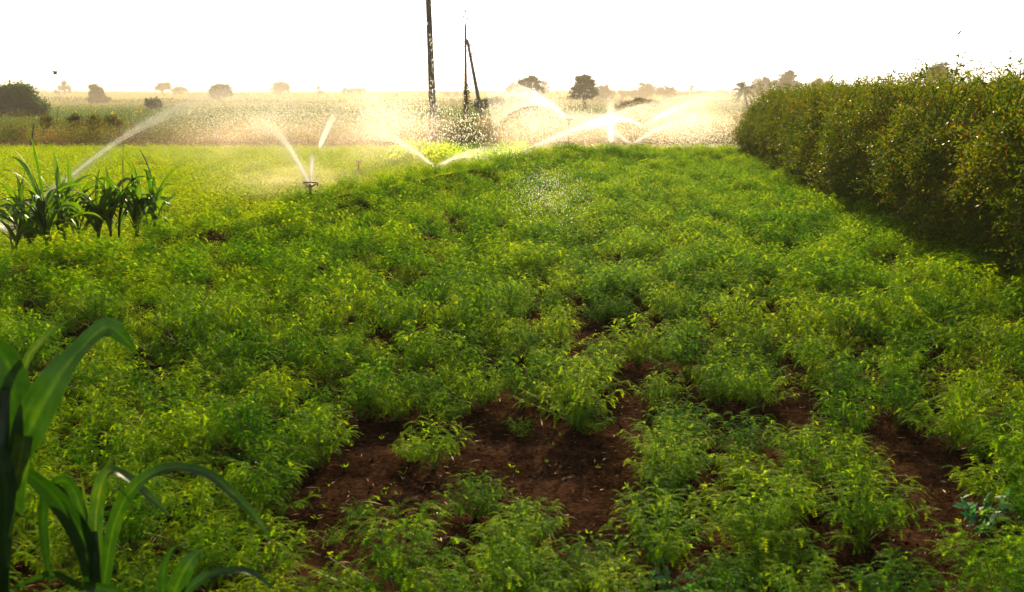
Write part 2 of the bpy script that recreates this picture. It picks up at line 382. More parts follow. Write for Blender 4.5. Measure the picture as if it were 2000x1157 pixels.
# bare soil, given as ellipses on the photographed ground
BARE = [(1045, 892, 160, 70), (1185, 925, 56, 50), (880, 960, 110, 40), (750, 1008, 140, 36), (520, 1050, 60, 22),
        (760, 860, 60, 30), (690, 880, 40, 30), (1165, 655, 38, 20), (1275, 650, 20, 9), (1405, 890, 42, 75), (1400, 1010, 48, 55), (1350, 1090, 35, 40), (1545, 765, 45, 38), (1600, 800, 42, 22),
        (1820, 860, 110, 24), (1850, 905, 60, 26), (1700, 985, 45, 45), (1840, 960, 80, 24), (1880, 1075, 60, 24), (1640, 1060, 40, 40), (1240, 742, 45, 14), (1230, 785, 50, 16),
        (1500, 860, 24, 40), (1010, 740, 30, 9), (720, 657, 20, 7), (1480, 620, 20, 8), (1340, 780, 40, 14), (1690, 690, 24, 9), (1830, 690, 40, 12), (1080, 1060, 40, 14), (880, 445, 22, 5)]
def is_bare(x, y, h):
    for zz in (0, h * .4, h * .7):
        px, py = to_px(x, y, zz)
        for (cx, cy, rx, ry) in BARE:
            if ((px - cx) / rx) ** 2 + ((py - cy) / ry) ** 2 < 1: return True
    return False
HEDGE = [(4.5, 4.0), (4.75, 7.0), (5.1, 10.0), (5.45, 14.4), (6.15, 21), (6.9, 27), (7.5, 33)]
def hedge_x(y): return np.interp(y, [h[1] for h in HEDGE], [h[0] for h in HEDGE])
pl = []
row = 0; y = 2.35
while y < 34:
    sp_ = .275 + .004 * min(y, 12)
    lim = y * .60 + 1.2
    x = -lim + rng.random() * .3
    while x < min(lim, hedge_x(y) + .3):
        xx = x + rng.normal() * .05; yy = y + rng.normal() * .05
        if yy < bnd_y(xx) + .15:
            s = (.78 + .5 * rng.random()) * .86
            big = mnoise.noise(Vector((xx * 1.5, yy * 1.5, 5))) * .42
            s *= 1 + big
            if yy > 6: s *= .78 + .44 * rng.random()
            if yy > 6 and rng.random() < .03: x += sp_; continue
            if 4.6 < yy < 9 and rng.random() < .10 and mnoise.noise(Vector((xx * 1.1, yy * 1.1, 9))) > .1: x += sp_; continue
            if not is_bare(xx, yy, .36 * s): pl.append((xx, yy, s, int(rng.integers(0, 5)), rng.random() * 6.28))
        x += sp_ * (.85 + .3 * rng.random())
    y += sp_ * 1.12
# plants that stand alone in and round the bare soil
alone = [(930, 1010, .68, 2), (1015, 1000, .4, 5), (1015, 850, .6, 5), (700, 1015, .5, 5), (1140, 850, .7, 0), (1290, 960, .8, 1), (650, 1065, .45, 5), (800, 905, .55, 3),
         (1480, 1075, 1.15, 2), (1690, 1060, 1.1, 0), (1560, 960, 1.0, 4), (1860, 880, 1.05, 2)]
lone_labels = {0: 'bushy chickpea plant standing alone at the front of the bare soil patch', 2: 'small upright chickpea plant at the far edge of the bare soil patch',
               3: 'short sparse chickpea seedling in the soil left of the bare patch', 4: 'chickpea plant spreading over the far right edge of the bare soil patch',
               8: 'large round chickpea bush beside the bare soil strip at bottom right', 9: 'round chickpea bush with bare soil on both sides at bottom right'}
def in_frame(x, y):
    a, b = to_px(x, y, .2); return -60 < a < 2060 and b < 1230
cand = sorted([p for p in pl if in_frame(p[0], p[1])], key=lambda p: p[1])
near = cand[:288]; near_set = set(id(p) for p in near)
rest = [p for p in pl if id(p) not in near_set]
protos = {}
def plant(x, y, s, v, rz, label):
    root = empty('chickpea_plant', (x, y, float(gz(x, y)) - .01), rz); root.scale = (s, s, s)
    tag(root, label, 'crop plant', 'chickpea plants of the near rows')
    if v not in protos:
        f = bpy.data.objects.new('foliage', VAR[v][0]); st_ = bpy.data.objects.new('stem', VAR[v][1]); protos[v] = (f, st_)
    else: f, st_ = (q.copy() for q in protos[v])
    for q in (f, st_): COL.objects.link(q); q.parent = root
for k, (px, py, s, v) in enumerate(alone):
    P = at_z(px, py, 0)
    plant(P[0], P[1], s, v, rng.random() * 6, lone_labels.get(k, 'low feathery chickpea plant in the dense near rows'))
for (x, y, s, v, rz) in near: plant(x, y, s, v, rz, 'low feathery chickpea plant in the dense near rows')
rest = np.array(rest)
scatter('chickpea_crop', np.stack([rest[:, 0], rest[:, 1], gz(rest[:, 0], rest[:, 1]) - .01], 1), rest[:, 4], rest[:, 2], rest[:, 3], SRCM,
        'dense green chickpea crop filling the near field up to the sprinklers', 'crop')
fx = []; y = 9
while y < 46.5:
    lim = y * .56 + 2; x = -lim
    while x < min(lim, 14):
        xx = x + rng.normal() * .08; yy = y + rng.normal() * .08
        if yy > bnd_y(xx) + .2 and mnoise.noise(Vector((xx * .35, yy * .35, 2))) > -.62: fx.append((xx, yy))
        x += .34
    y += .32
fx = np.array(fx); nfx = len(fx)
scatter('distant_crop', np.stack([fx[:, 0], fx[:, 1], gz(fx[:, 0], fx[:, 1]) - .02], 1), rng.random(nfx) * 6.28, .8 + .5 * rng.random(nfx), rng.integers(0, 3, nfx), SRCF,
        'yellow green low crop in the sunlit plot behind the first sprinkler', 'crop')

# ------------------------------------------------------------------ litter, seedlings, weeds
n = 13000
lx = rng.uniform(-3.6, 4.2, n); ly = 2.6 + rng.random(n) ** 1.3 * 7
lz = gz(lx, ly) + .006 + np.array([gn(a_, b_) for a_, b_ in zip(lx, ly)])
a = rng.random(n) * 6.28
D = np.stack([np.cos(a), np.sin(a), rng.normal(size=n) * .18], 1)
Ls = np.exp(rng.normal(size=n) * .65) * .026; Ls = np.clip(Ls, .008, .11)
q = leaf_quads(np.stack([lx, ly, lz], 1), D, rand_dir(n, 2), Ls, np.clip(Ls * .15, .0025, .008), rng.random(n) ** 1.8, .3)
tag(link('straw_litter', make_mesh('straw_litter', *q), M['straw']), 'dry straw bits and stubble strewn on the bare soil', 'litter', kind='stuff')
qs = []
n = 90
for i in range(n):
    px = rng.uniform(260, 1500); py = rng.uniform(820, 1110); P = at_z(px, py, .005); P[2] += gn(P[0], P[1])
    k = int(rng.integers(3, 8)); a = rng.random(k) * 6.28
    D = np.stack([np.cos(a), np.sin(a), .5 + rng.random(k)], 1)
    qs.append(leaf_quads(np.repeat(P[None], k, 0) + D * .004, D, rand_dir(k, 2), .016 + .014 * rng.random(k), .007, .5 + .3 * rng.random(k)))
tag(link('seedling_weeds', make_mesh('seedling_weeds', *cat_quads(qs)), M['chick']), 'tiny green seedlings dotted over the bare soil', 'weeds', kind='stuff')
# clods
cl = MB()
ico_v = np.array([[0, 0, 1], [.9, 0, .3], [.28, .85, .3], [-.72, .52, .3], [-.72, -.52, .3], [.28, -.85, .3], [.7, .5, -.4], [-.3, .8, -.4], [-.9, 0, -.4], [-.3, -.8, -.4], [.7, -.5, -.4]])
ico_f = [[0, 1, 2], [0, 2, 3], [0, 3, 4], [0, 4, 5], [0, 5, 1], [1, 6, 2], [2, 7, 3], [3, 8, 4], [4, 9, 5], [5, 10, 1], [2, 6, 7], [3, 7, 8], [4, 8, 9], [5, 9, 10], [1, 10, 6]]
for i in range(3200):
    px = rng.uniform(150, 2000); py = rng.uniform(640, 1156) if i % 3 else rng.uniform(820, 1080); P = at_z(px, py, 0); s = min(.002 + .0035 * rng.exponential(), .012); P[2] = gn(P[0], P[1])
    v = ico_v * rng.uniform(.6, 1.2, (11, 3)) * s; an = rng.random() * 6; v = v @ np.array([[math.cos(an), math.sin(an), 0], [-math.sin(an), math.cos(an), 0], [0, 0, 1]])
    cl.add(v + P + np.array([0, 0, s * .2]), ico_f)
M['clod'] = plain_mat('clod', [(.3, (.018, .007, .003)), (.7, (.05, .02, .009))], 25, 1, .5, 6, 0)
tag(link('soil_clods', cl.mesh('soil_clods'), M['clod']), 'crumbs and clods of dark brown soil between the plants', 'soil', kind='stuff')

def broad_weed(px, py, R, H, label, n=46):
    P = at_z(px, py, 0); root = empty('weed_plant', P); tag(root, label, 'weed', 'broad leaved weeds in the crop')
    st = MB(); qs = []
    for i in range(9):
        a = i * 2.4; tip = np.array([math.cos(a) * R * rng.uniform(.4, 1), math.sin(a) * R * rng.uniform(.4, 1), H * rng.uniform(.5, 1)])
        st.tube([[0, 0, 0], tip * [.4, .4, .7], tip], [.003, .0025, .002], 4)
        k = n // 9; u = rng.uniform(.4, 1, k)[:, None]
        base = tip * u; d = rand_dir(k, .2)
        qs.append(leaf_quads(base, d, rand_dir(k, 2), .04 + .02 * rng.random(k), .028, rng.random(k), .15))
    link('foliage', make_mesh('foliage', *cat_quads(qs)), M['weed'], root); link('stem', st.mesh('stem'), M['stem'], root)
broad_weed(1915, 1045, .17, .2, 'bluish green broad leaved weed near the bottom right corner', 90)
broad_weed(505, 955, .11, .12, 'bluish green broad leaved weed beside the dark gap at lower left')
broad_weed(1310, 1190, .12, .16, 'dark broad leaved weed at the bottom edge right of centre')

# ------------------------------------------------------------------ maize
def ribbon(mb, C, W, side, fold=.22, tint=.5, ns=24, wave=0.0):
    """maize blade: C control points, W half widths, side directions, resampled smooth"""
    C = np.asarray(C, float); k = len(C); t = np.linspace(0, k - 1, ns)
    def cr(A):
        A = np.asarray(A, float)
        if A.ndim == 1: A = A[:, None]
        P = np.concatenate([[2 * A[0] - A[1]], A, [2 * A[-1] - A[-2]]]); out = []
        for u in t:
            i = min(int(u), k - 2); f = u - i
            p0, p1, p2, p3 = P[i], P[i + 1], P[i + 2], P[i + 3]
            out.append(.5 * (2 * p1 + (p2 - p0) * f + (2 * p0 - 5 * p1 + 4 * p2 - p3) * f * f + (3 * p1 - p0 - 3 * p2 + p3) * f ** 3))
        return np.array(out)
    c = cr(C); w = np.maximum(cr(W)[:, 0], .0005); s = norm(cr(side)); tn = norm(np.gradient(c, axis=0))
    s = norm(s - tn * np.sum(s * tn, 1, keepdims=True)); nn = np.cross(tn, s)
    cols = [-1, -.78, -.55, -.32, -.07, .07, .32, .55, .78, 1]; V = []
    for j, q in enumerate(cols):
        off = nn * (abs(q) * fold * w[:, None])
        if wave and abs(q) > .6: off = off + nn * (wave * w * np.sin(np.arange(ns) * .9 + j))[:, None]
        V.append(c + s * (q * w[:, None]) + off)
    V = np.stack(V, 1).reshape(-1, 3); m5 = len(cols)
    fc = [[i * m5 + j, i * m5 + j + 1, (i + 1) * m5 + j + 1, (i + 1) * m5 + j] for i in range(ns - 1) for j in range(m5 - 1)]
    mb.add(V, fc, np.clip(np.repeat(tint + rng.normal(size=ns) * .03, m5) + np.tile([.12, -.04, .05, -.05, .22, .22, -.04, .06, -.05, .12], ns) + rng.normal(size=ns * m5) * .05, 0, 1))
def px_blade(pts, depth, tint=.5, name='leaf', parent=None, fold=.22, wave=.06):
    """pts: (px, py, half width px, twist deg, extra depth)"""
    C = []; W = []; Sd = []
    for i, p in enumerate(pts):
        C.append(at_y(p[0], p[1], depth + p[4])); W.append(.84 * p[2] * (depth + p[4]) / F)
    C = np.array(C); tn = norm(np.gradient(C, axis=0)); view = norm(C - np.array([0, 0, CAMZ]))
    for i, p in enumerate(pts):
        s = np.cross(tn[i], view[i]); s /= np.linalg.norm(s) + 1e-9; a = math.radians(p[3])
        Sd.append(s * math.cos(a) + view[i] * math.sin(a))
    mb = MB()
    base = np.array(parent.location) if parent else np.zeros(3)
    ribbon(mb, C - base, W, Sd, fold, tint, 34, wave)
    return link(name, mb.mesh('maize_blade', True), M['corn'], parent)
def px_tube(pts, depth, rpx, parent, name='stem', mat='corn'):
    base = np.array(parent.location); mb = MB()
    mb.tube([at_y(a, b, depth) - base for a, b in pts], [r * depth / F for r in rpx], 10, .35)
    return link(name, mb.mesh('maize_stem', True), M[mat], parent)
b0 = at_y(5, 1250, 2.3); b0[2] = 0
A = empty('maize_plant', (b0[0], 2.3, 0)); tag(A, 'tall blurred maize plant with broad drooping leaf at the left edge', 'maize plant', 'maize plants in the foreground')
D0 = 2.3
px_blade([(30, 1010, 16, 0, 0), (38, 900, 26, 5, 0), (66, 820, 42, 15, 0), (112, 740, 38, 30, 0), (165, 675, 27, 50, .02), (208, 640, 24, 20, .03), (240, 658, 17, -15, .04), (268, 692, 2, -20, .05)], D0, .35, 'leaf', A)
px_blade([(5, 1010, 20, 0, .03), (18, 880, 42, 0, .03), (24, 780, 46, 5, .03), (12, 705, 34, 20, .03), (-30, 665, 28, 40, .02), (-90, 700, 20, 30, 0), (-130, 770, 3, 0, 0)], D0, .2, 'leaf', A)
px_blade([(30, 790, 8, 10, .08), (50, 710, 10, 30, .1), (85, 662, 9, 40, .12), (130, 628, 2, 40, .14)], D0, .75, 'leaf', A)
px_blade([(48, 850, 20, 0, -.03), (36, 910, 22, 10, -.03), (18, 960, 18, 15, -.03), (-5, 1020, 10, 0, -.03)], D0, .8, 'leaf', A)
px_blade([(-5, 880, 22, 10, -.06), (10, 950, 26, 30, -.06), (10, 1040, 18, 20, -.06), (15, 1110, 3, 0, -.06)], D0, .2, 'leaf', A)
px_tube([(5, 1300), (4, 1080), (6, 900), (10, 760)], D0, [14, 14, 12, 8], A)
b1 = at_y(190, 1200, 2.5); B = empty('maize_plant', (b1[0], 2.5, 0)); tag(B, 'young maize plant with arching leaves in the lower left foreground', 'maize plant', 'maize plants in the foreground')
D1 = 2.5
px_blade([(200, 1190, 14, 0, 0), (210, 1090, 16, 0, 0), (232, 1000, 17, 10, 0), (275, 940, 17, 40, -.02), (335, 914, 16, 50, -.04), (400, 924, 15, 40, -.06), (455, 965, 13, 25, -.08), (500, 1012, 9, 15, -.1), (533, 1060, 1, 10, -.1)], D1, .5, 'leaf', B)
px_blade([(188, 1180, 14, 0, 0), (186, 1080, 16, 0, 0), (190, 985, 18, 10, .02), (212, 922, 17, 40, .03), (255, 938, 14, 45, .04), (300, 978, 9, 30, .05), (336, 1010, 1, 10, .06)], D1, .6, 'leaf', B)
px_blade([(185, 1150, 20, 0, 0), (165, 1060, 26, 10, -.02), (120, 985, 26, 25, -.05), (60, 928, 22, 40, -.08), (-5, 902, 17, 45, -.1), (-60, 905, 8, 30, -.1), (-110, 940, 1, 10, -.1)], D1, .3, 'leaf', B)
px_blade([(150, 1060, 8, 10, .04), (125, 965, 12, 45, .05), (95, 950, 13, 40, .05), (84, 1000, 12, 5, .05), (88, 1070, 10, 5, .05), (98, 1140, 2, 0, .05)], D1, .35, 'leaf', B)
px_blade([(185, 1100, 10, 0, .03), (165, 1020, 20, 20, .04), (140, 950, 24, 50, .05), (112, 940, 18, 50, .06), (100, 965, 2, 20, .06)], D1, .35, 'leaf', B)
px_blade([(182, 1060, 4, 0, .02), (170, 1000, 5, 0, .03), (158, 928, 1, 0, .04)], D1, .9, 'leaf', B)
px_tube([(190, 1260), (190, 1160), (186, 1090), (184, 1040)], D1, [13, 12, 10, 6], B)
b2 = at_y(330, 1230, 2.45); Cc = empty('maize_plant', (b2[0], 2.45, 0)); tag(Cc, 'small maize shoot with short pale blade at the bottom edge', 'maize plant', 'maize plants in the foreground')
px_blade([(325, 1230, 16, 0, 0), (340, 1160, 22, 0, 0), (365, 1105, 22, 5, 0), (392, 1075, 6, 20, .02)], 2.45, .45, 'leaf', Cc)
px_blade([(322, 1200, 12, 0, 0), (318, 1130, 12, 10, 0), (330, 1085, 7, 30, 0), (345, 1065, 1, 30, 0)], 2.45, .45, 'leaf', Cc)
px_blade([(330, 1220, 12, 0, 0), (370, 1150, 13, 20, 0), (430, 1118, 13, 45, 0), (490, 1118, 10, 40, 0), (535, 1150, 2, 20, 0)], 2.45, .3, 'leaf', Cc)
px_blade([(300, 1230, 12, 0, 0), (230, 1160, 14, 20, 0), (150, 1140, 12, 45, 0), (100, 1120, 10, 40, 0), (20, 1150, 2, 20, 0)], 2.4, .3, 'leaf', Cc)
px_tube([(328, 1290), (326, 1230), (328, 1190)], 2.45, [13, 12, 7], Cc)

def maize(px, py, H, seed, label, leaves):
    H = H * 1.12
    """a tillering maize stool: several shoots from one foot, leaves arching over"""
    r = random.Random(seed); P = at_z(px, py, 0)
    root = empty('maize_plant', P); tag(root, label, 'maize plant', 'maize plants in the clump at the left')
    for q in range(2 if leaves > 9 else 1):
        ox = r.uniform(-.08, .08) if q else 0; oy = r.uniform(-.08, .08) if q else 0; Hh = H * (1 if q == 0 else .8); lean = r.uniform(-.12, .12)
        st = MB(); st.tube([[ox, oy, 0], [ox + lean * .4, oy, Hh * .3], [ox + lean, oy, Hh * .55]], [.017, .015, .008], 8, .3); link('stem', st.mesh('stem', True), M['corn'], root)
        n = leaves
        for i in range(n):
            u = (i + .5) / n; az = (i % 2) * PI + r.uniform(-.9, .9) + seed * 1.3 + q; z0 = Hh * (.06 + .46 * u)
            spear = i == n - 1
            L = (.50 + .28 * r.random()) * (Hh / .8) ** .7; w_ = .033 * r.uniform(.85, 1.3) * (.7 if spear else 1)
            d = np.array([math.cos(az), math.sin(az), 0.0]); pts = [np.array([ox + lean * u, oy, z0])]; ang = r.uniform(1.05, 1.4) if not spear else 1.5; drop = r.uniform(1.9, 3.3) if not spear else r.uniform(.1, .9)
            if r.random() < .25: drop *= .4
            for k in range(7):
                pts.append(pts[-1] + (d * math.cos(ang) + np.array([0, 0, math.sin(ang)])) * L / 7); ang -= drop / 7 * (.35 + .3 * k)
                ang = max(ang, -1.45)
            sd0 = np.cross(d, [0, 0, 1.0]); tw = r.uniform(-1.3, 1.3)
            Sd = [sd0 * math.cos(tw * j / 7) + np.array([0, 0, 1]) * math.sin(tw * j / 7) for j in range(8)]
            mb = MB(); ribbon(mb, pts, [w_ * .55, w_ * .9, w_ * 1.1, w_ * 1.1, w_, w_ * .8, w_ * .45, .001], Sd, .25, r.uniform(.4, 1.0), 20, .1)
            link('leaf', mb.mesh('leaf', True), M['corn_clump'], root)
mz = [(30, 500, .72, 8, 'leftmost maize plant of the clump, dark and leaning outward'), (92, 500, 1.12, 12, 'tallest maize plant in the clump with a straight upright spear leaf'),
      (60, 492, .80, 10, 'short maize plant between the leftmost and the tallest of the clump'), (128, 482, .95, 11, 'maize plant just right of the tallest one in the clump'),
      (160, 474, .74, 9, 'low maize plant in the gap at the middle of the clump'), (192, 470, .78, 10, 'low maize plant with drooping leaves right of the gap in the clump'),
      (232, 466, 1.02, 11, 'maize plant with two high arching leaves in the right half of the clump'), (268, 464, .86, 11, 'maize plant with a broad silvery leaf near the right end of the clump'),
      (302, 462, .86, 11, 'rightmost maize plant of the clump with leaves reaching right')]
for i, (px, py, H, nl, lb) in enumerate(mz): maize(px, py, H, i * 3 + 2, lb, nl)

# ------------------------------------------------------------------ hedge on the right
def hedge():
    root = empty('hedge', (5.6, 15, 0)); tag(root, 'tall tangled olive green bean hedge along the right side of the field', 'hedge')
    base = np.array([5.6, 15, 0])
    npt = 60000
    y = 4.2 + (rng.random(npt) ** 1.5) * 29.5
    u = rng.random(npt)                               # 0 foot of the near face .. 1 far over the top
    top = 1.93 + .14 * np.array([mnoise.noise(Vector((0, v * .5, 4))) for v in y]) + .38 * (1 - sstep(7.5, 13, y)) + .12 * np.array([mnoise.noise(Vector((0, v * 2.1, 9))) for v in y])
    tp = np.where(u < .62, u / .62, 1.0) * top
    back = np.where(u > .62, (u - .62) / .38 * 2.2, 0)
    bulge = .34 * np.array([mnoise.noise(Vector((v * 1.9, w_ * 2.2, 5))) for v, w_ in zip(y, tp)]) + .44 * np.array([mnoise.noise(Vector((v * .55, w_ * .9, 1))) for v, w_ in zip(y, tp)]) - .25 * np.sin(np.clip(tp / top, 0, 1) * PI) + .45 * (tp / top) ** 3
    depth_in = rng.random(npt) ** 1.2 * .7
    x = hedge_x(y) + bulge + back + depth_in + .35 * sstep(31, 34, y)
    z = tp - rng.random(npt) ** 2 * .2 * (u > .62) + .05
    # spray outwards: each point carries a sprig
    sprig_n = 10
    d = rand_dir(npt, .35); d[:, 0] -= .35 * (u < .62); d = norm(d)
    L = .12 + .16 * rng.random(npt)
    qs = []
    patch = np.array([mnoise.noise(Vector((a * 1.3, b * .9, c * 1.3))) for a, b, c in zip(x, y, z)]) * .3
    for k in range(sprig_n):
        f = (k + rng.random(npt)) / sprig_n
        P = np.stack([x, y, z], 1) + d * (L * f)[:, None] + rng.normal(size=(npt, 3)) * .012 - np.array([0, 0, 1]) * (f ** 2 * .05)[:, None]
        D = d * .6 + rand_dir(npt, -.15)
        qs.append(leaf_quads(P - base, D, rand_dir(npt, .8), .028 + .034 * rng.random(npt), .012 + .012 * rng.random(npt), np.clip(.38 + patch + rng.normal(size=npt) * .16 + .45 * (rng.random(npt) < .05), 0, 1)))
    for i in range(420):
        yy = 4.8 + rng.random() ** 1.3 * 28.5; side = rng.random() < .5
        zz = 1.95 if not side else rng.uniform(.5, 1.9); xx = float(hedge_x(yy)) + (rng.uniform(.1, 1.5) if not side else rng.uniform(-.05, .1) + .4 * (zz / 2) ** 3)
        hgt = rng.uniform(.15, .42) * (1.3 if yy < 14 else 1) * (1 if not side else .8); dd = norm(np.array([rng.normal() * .3 - (.9 if side else .1), rng.normal() * .4, .8 if not side else .25])) * hgt
        k = 60; u_ = rng.random(k) ** .8; P = np.array([xx, yy, zz]) + dd * u_[:, None] + rng.normal(size=(k, 3)) * (.10 * (1 - u_) + .02)[:, None]
        qs.append(leaf_quads(P - base, rand_dir(k, -.1), rand_dir(k, .8), .035 + .03 * rng.random(k), .014 + .012 * rng.random(k), np.clip(.5 + rng.normal() * .12 + rng.normal(size=k) * .12, 0, 1)))
    link('foliage', make_mesh('hedge_foliage', *cat_quads(qs)), M['hedge'], root)
    # twigs, pods
    st = MB()
    for i in range(900):
        yy = 4.6 + rng.random() ** 1.5 * 28; zz = rng.uniform(.1, 1.9); xx = float(hedge_x(yy)) + rng.uniform(-.25, .3) + .3 * (zz / 2) ** 3
        dd = norm(np.array([rng.normal() * .5 - .2, rng.normal(), rng.normal() * .8 + .3])); Lk_ = rng.uniform(.25, .8)
        p = np.array([xx, yy, zz]) - base
        st.tube([p, p + dd * Lk_ * .5 + [0, 0, .03], p + dd * Lk_ - [0, 0, .04]], [.003, .0022, .001], 3, .5, False)
    link('twigs', st.mesh('hedge_twigs'), M['twig'], root)['kind'] = 'stuff'
    n = 1300
    yy = 4.6 + rng.random(n) ** 1.5 * 28; zz = rng.uniform(.3, 2.0, n); xx = hedge_x(yy) + rng.uniform(-.35, .15, n) + .3 * (zz / 2) ** 3
    q = leaf_quads(np.stack([xx, yy, zz], 1) - base, rand_dir(n, -1.5), rand_dir(n), .05 + .03 * rng.random(n), .009, .9 + .1 * rng.random(n))
    link('pods', make_mesh('hedge_pods', *q), M['hedge'], root)['kind'] = 'stuff'
    # loose shoots rising above the top at the near end
    sh = MB(); lq = []
    shoots = [(1760, 185, 1800, 125, 9.5), (1800, 200, 1880, 112, 9), (1840, 200, 1860, 120, 9), (1850, 200, 1940, 125, 8.5), (1890, 200, 1960, 140, 8), (1920, 190, 1990, 112, 8), (1960, 190, 1985, 130, 7.5),
              (1980, 190, 2030, 110, 7), (1640, 185, 1690, 145, 13), (1660, 185, 1668, 150, 13), (1720, 190, 1710, 150, 12), (1880, 195, 1850, 130, 9), (1830, 190, 1790, 140, 9.3), (1990, 210, 2040, 150, 7), (1560, 195, 1575, 158, 18), (1600, 190, 1630, 152, 16), (1510, 200, 1500, 165, 24), (1940, 190, 1900, 150, 8), (1870, 190, 1895, 150, 8.8), (1855, 185, 1870, 140, 8.8), (1975, 180, 1960, 165, 7.7)]
    for (ax, ay, bx, by, Yd) in shoots:
        p0 = at_y(ax, ay + 40, Yd) - base; p2 = at_y(bx, by, Yd + rng.normal() * .2) - base
        p1 = (p0 + p2) / 2 + np.array([rng.normal() * .05, rng.normal() * .05, .10]); t = np.linspace(0, 1, 9)[:, None]
        c = (1 - t) ** 2 * p0 + 2 * t * (1 - t) * p1 + t ** 2 * (p2 + np.array([.05, 0, -.03])); sh = MB(); sh.tube(c, list(np.linspace(.0035, .0012, 9)), 4, .5, False); link('shoot', sh.mesh('hedge_shoot'), M['twig'], root)
        k = 34; tt = rng.random(k) * 8; i0 = tt.astype(int).clip(0, 7); fr = (tt - i0)[:, None]; P = c[i0] * (1 - fr) + c[i0 + 1] * fr
        lq.append(leaf_quads(P, rand_dir(k, -.1) + norm(p2 - p0) * .4, rand_dir(k, .5), .035 + .04 * rng.random(k), .013 + .01 * rng.random(k), np.clip(.35 + rng.normal(size=k) * .15, 0, 1)))
    link('shoot_leaves', make_mesh('shoot_leaves', *cat_quads(lq)), M['hedge'], root)['kind'] = 'stuff'
    # dark woody core so that the tangle is closed
    core = MB()
    for i in range(500):
        yy = 4.6 + rng.random() * 28; xx = float(hedge_x(yy)) + rng.uniform(.8, 2.2)
        core.tube([[xx - base[0], yy - base[1], 0], [xx - base[0] + rng.normal() * .1, yy - base[1] + rng.normal() * .1, 1.0], [xx - base[0] + rng.normal() * .25, yy - base[1] + rng.normal() * .25, 1.8]], [.014, .010, .004], 4, .5, False)
    link('stems', core.mesh('hedge_stems'), M['twig'], root)
hedge()

# ------------------------------------------------------------------ trees and bushes
def leafcloud(lobes, n, ls, tint0=.5, gap=.35, flat=0, seed=0):
    """leaf clumps spread through ellipsoid lobes: (cx,cy,cz,rx,ry,rz)"""
    vol = np.array([l[3] * l[4] * l[5] for l in lobes]) ** .67; vol /= vol.sum(); qs = []
    for l, f in zip(lobes, vol):
        m = max(int(n * f), 10); nc_ = max(m // 26, 4)
        cd = rand_dir(nc_); cr_ = rng.random(nc_) ** .45 * 1.08
        cc = np.array(l[:3]) + cd * cr_[:, None] * np.array(l[3:6]); keep = np.array([mnoise.noise(Vector((float(c[0]) * 2.4 / l[3] + seed, float(c[1]) * 2.4 / l[3], float(c[2]) * 2.4 / l[3]))) for c in cc]) > -gap
        cc = cc[keep]
        if len(cc) == 0: continue
        k = rng.integers(0, len(cc), m); rad = .16 * (l[3] + l[5]) / 2 + .05
        P = cc[k] + rng.normal(size=(m, 3)) * rad * np.array([1, 1, .6])
        ct = rng.normal(size=len(cc)) * .14
        qs.append(leaf_quads(P, rand_dir(m), rand_dir(m, .6), ls * (.7 + .6 * rng.random(m)), ls * .6, np.clip(tint0 + ct[k] + rng.normal(size=m) * .1, 0, 1)))
    return cat_quads(qs)
def tree(px, pbase, Yd, lobes, trunk, n, ls, label, name='tree', cat='tree', group=None, tint=.45, mat='tree', tr=4, gap=.35, z0=None):
    """lobes in picture pixels (cx, cy, rx, ry) at distance Yd; trunk = list of px points of the main stem, limbs go to the lobes"""
    Y0 = Yd; Yd = float(YM(Yd)); ls = ls * Yd / Y0
    zb = float(gz((px - 1000) / F * Yd, Yd)); P = np.array([(px - 1000) / F * Yd, Yd, zb])
    root = empty(name, P); tag(root, label, cat, group)
    k = Yd / F
    lb = []
    for i, l in enumerate(lobes):
        if px > 1200 and cat == 'tree': l = (l[0], l[1] - 1, l[2] * 1.2, l[3] * 1.2)
        c = at_y(l[0], l[1], Yd) - P
        lb.append((c[0], (rng.random() - .5) * l[2] * k * .8, c[2], l[2] * k, l[2] * k * .9, l[3] * k))
    st = MB(); fork = None
    if trunk:
        pts = [at_y(a, b, Yd) - P for a, b in trunk]; pts[0][2] = min(pts[0][2], 0.0) - .1
        st.tube(pts, list(np.linspace(tr * k, tr * k * .6, len(pts))), 7); fork = pts[-1]
    else: fork = np.array([0, 0, .1]); st.tube([[0, 0, -.1], fork], [tr * k, tr * k * .8], 6)
    for l in lb:
        c = np.array(l[:3])
        st.tube([fork, (fork + c) / 2 + rng.normal(size=3) * l[3] * .12, c], [tr * k * .5, tr * k * .35, tr * k * .15], 5, .5, False)
        for j in range(4):
            e = c + rand_dir(1, .4)[0] * np.array(l[3:6]) * .9
            st.tube([c, (c + e) / 2 + rng.normal(size=3) * l[3] * .06, e], [tr * k * .18, tr * k * .12, tr * k * .05], 4, .5, False)
    link('trunk' if cat == 'tree' else 'stems', st.mesh('trunk'), M['bark'], root)
    link('crown' if cat == 'tree' else 'foliage', make_mesh('crown', *leafcloud(lb, int(n * 1.6), ls, tint, gap, seed=px)), M[mat], root)
    return root
GT = 'scattered trees beyond the fields'
tree(30, 250, 72, [(8, 205, 40, 30), (38, 190, 30, 24), (20, 180, 14, 10), (72, 212, 20, 22), (50, 222, 34, 16), (-20, 190, 24, 22), (0, 230, 30, 14), (45, 178, 14, 10)], [(30, 252), (32, 225)], 26000, .16, 'big dark green rounded tree at the far left beyond the scrub', tint=.42, tr=6, group=GT)
tree(125, 182, 170, [(126, 166, 6, 6), (119, 172, 6, 4), (132, 175, 8, 6), (113, 180, 7, 3)], [(126, 185), (126, 170)], 700, .26, 'wispy pale tree on the ridge right of the big dark tree', group=GT, gap=.1, tr=2)
tree(190, 205, 110, [(186, 180, 11, 12), (182, 170, 6, 6), (194, 190, 10, 12), (205, 196, 10, 7), (198, 178, 5, 5), (184, 197, 10, 10)], [(190, 208), (188, 190)], 3200, .19, 'upright ragged tree with shrub at its foot on the left slope', group=GT)
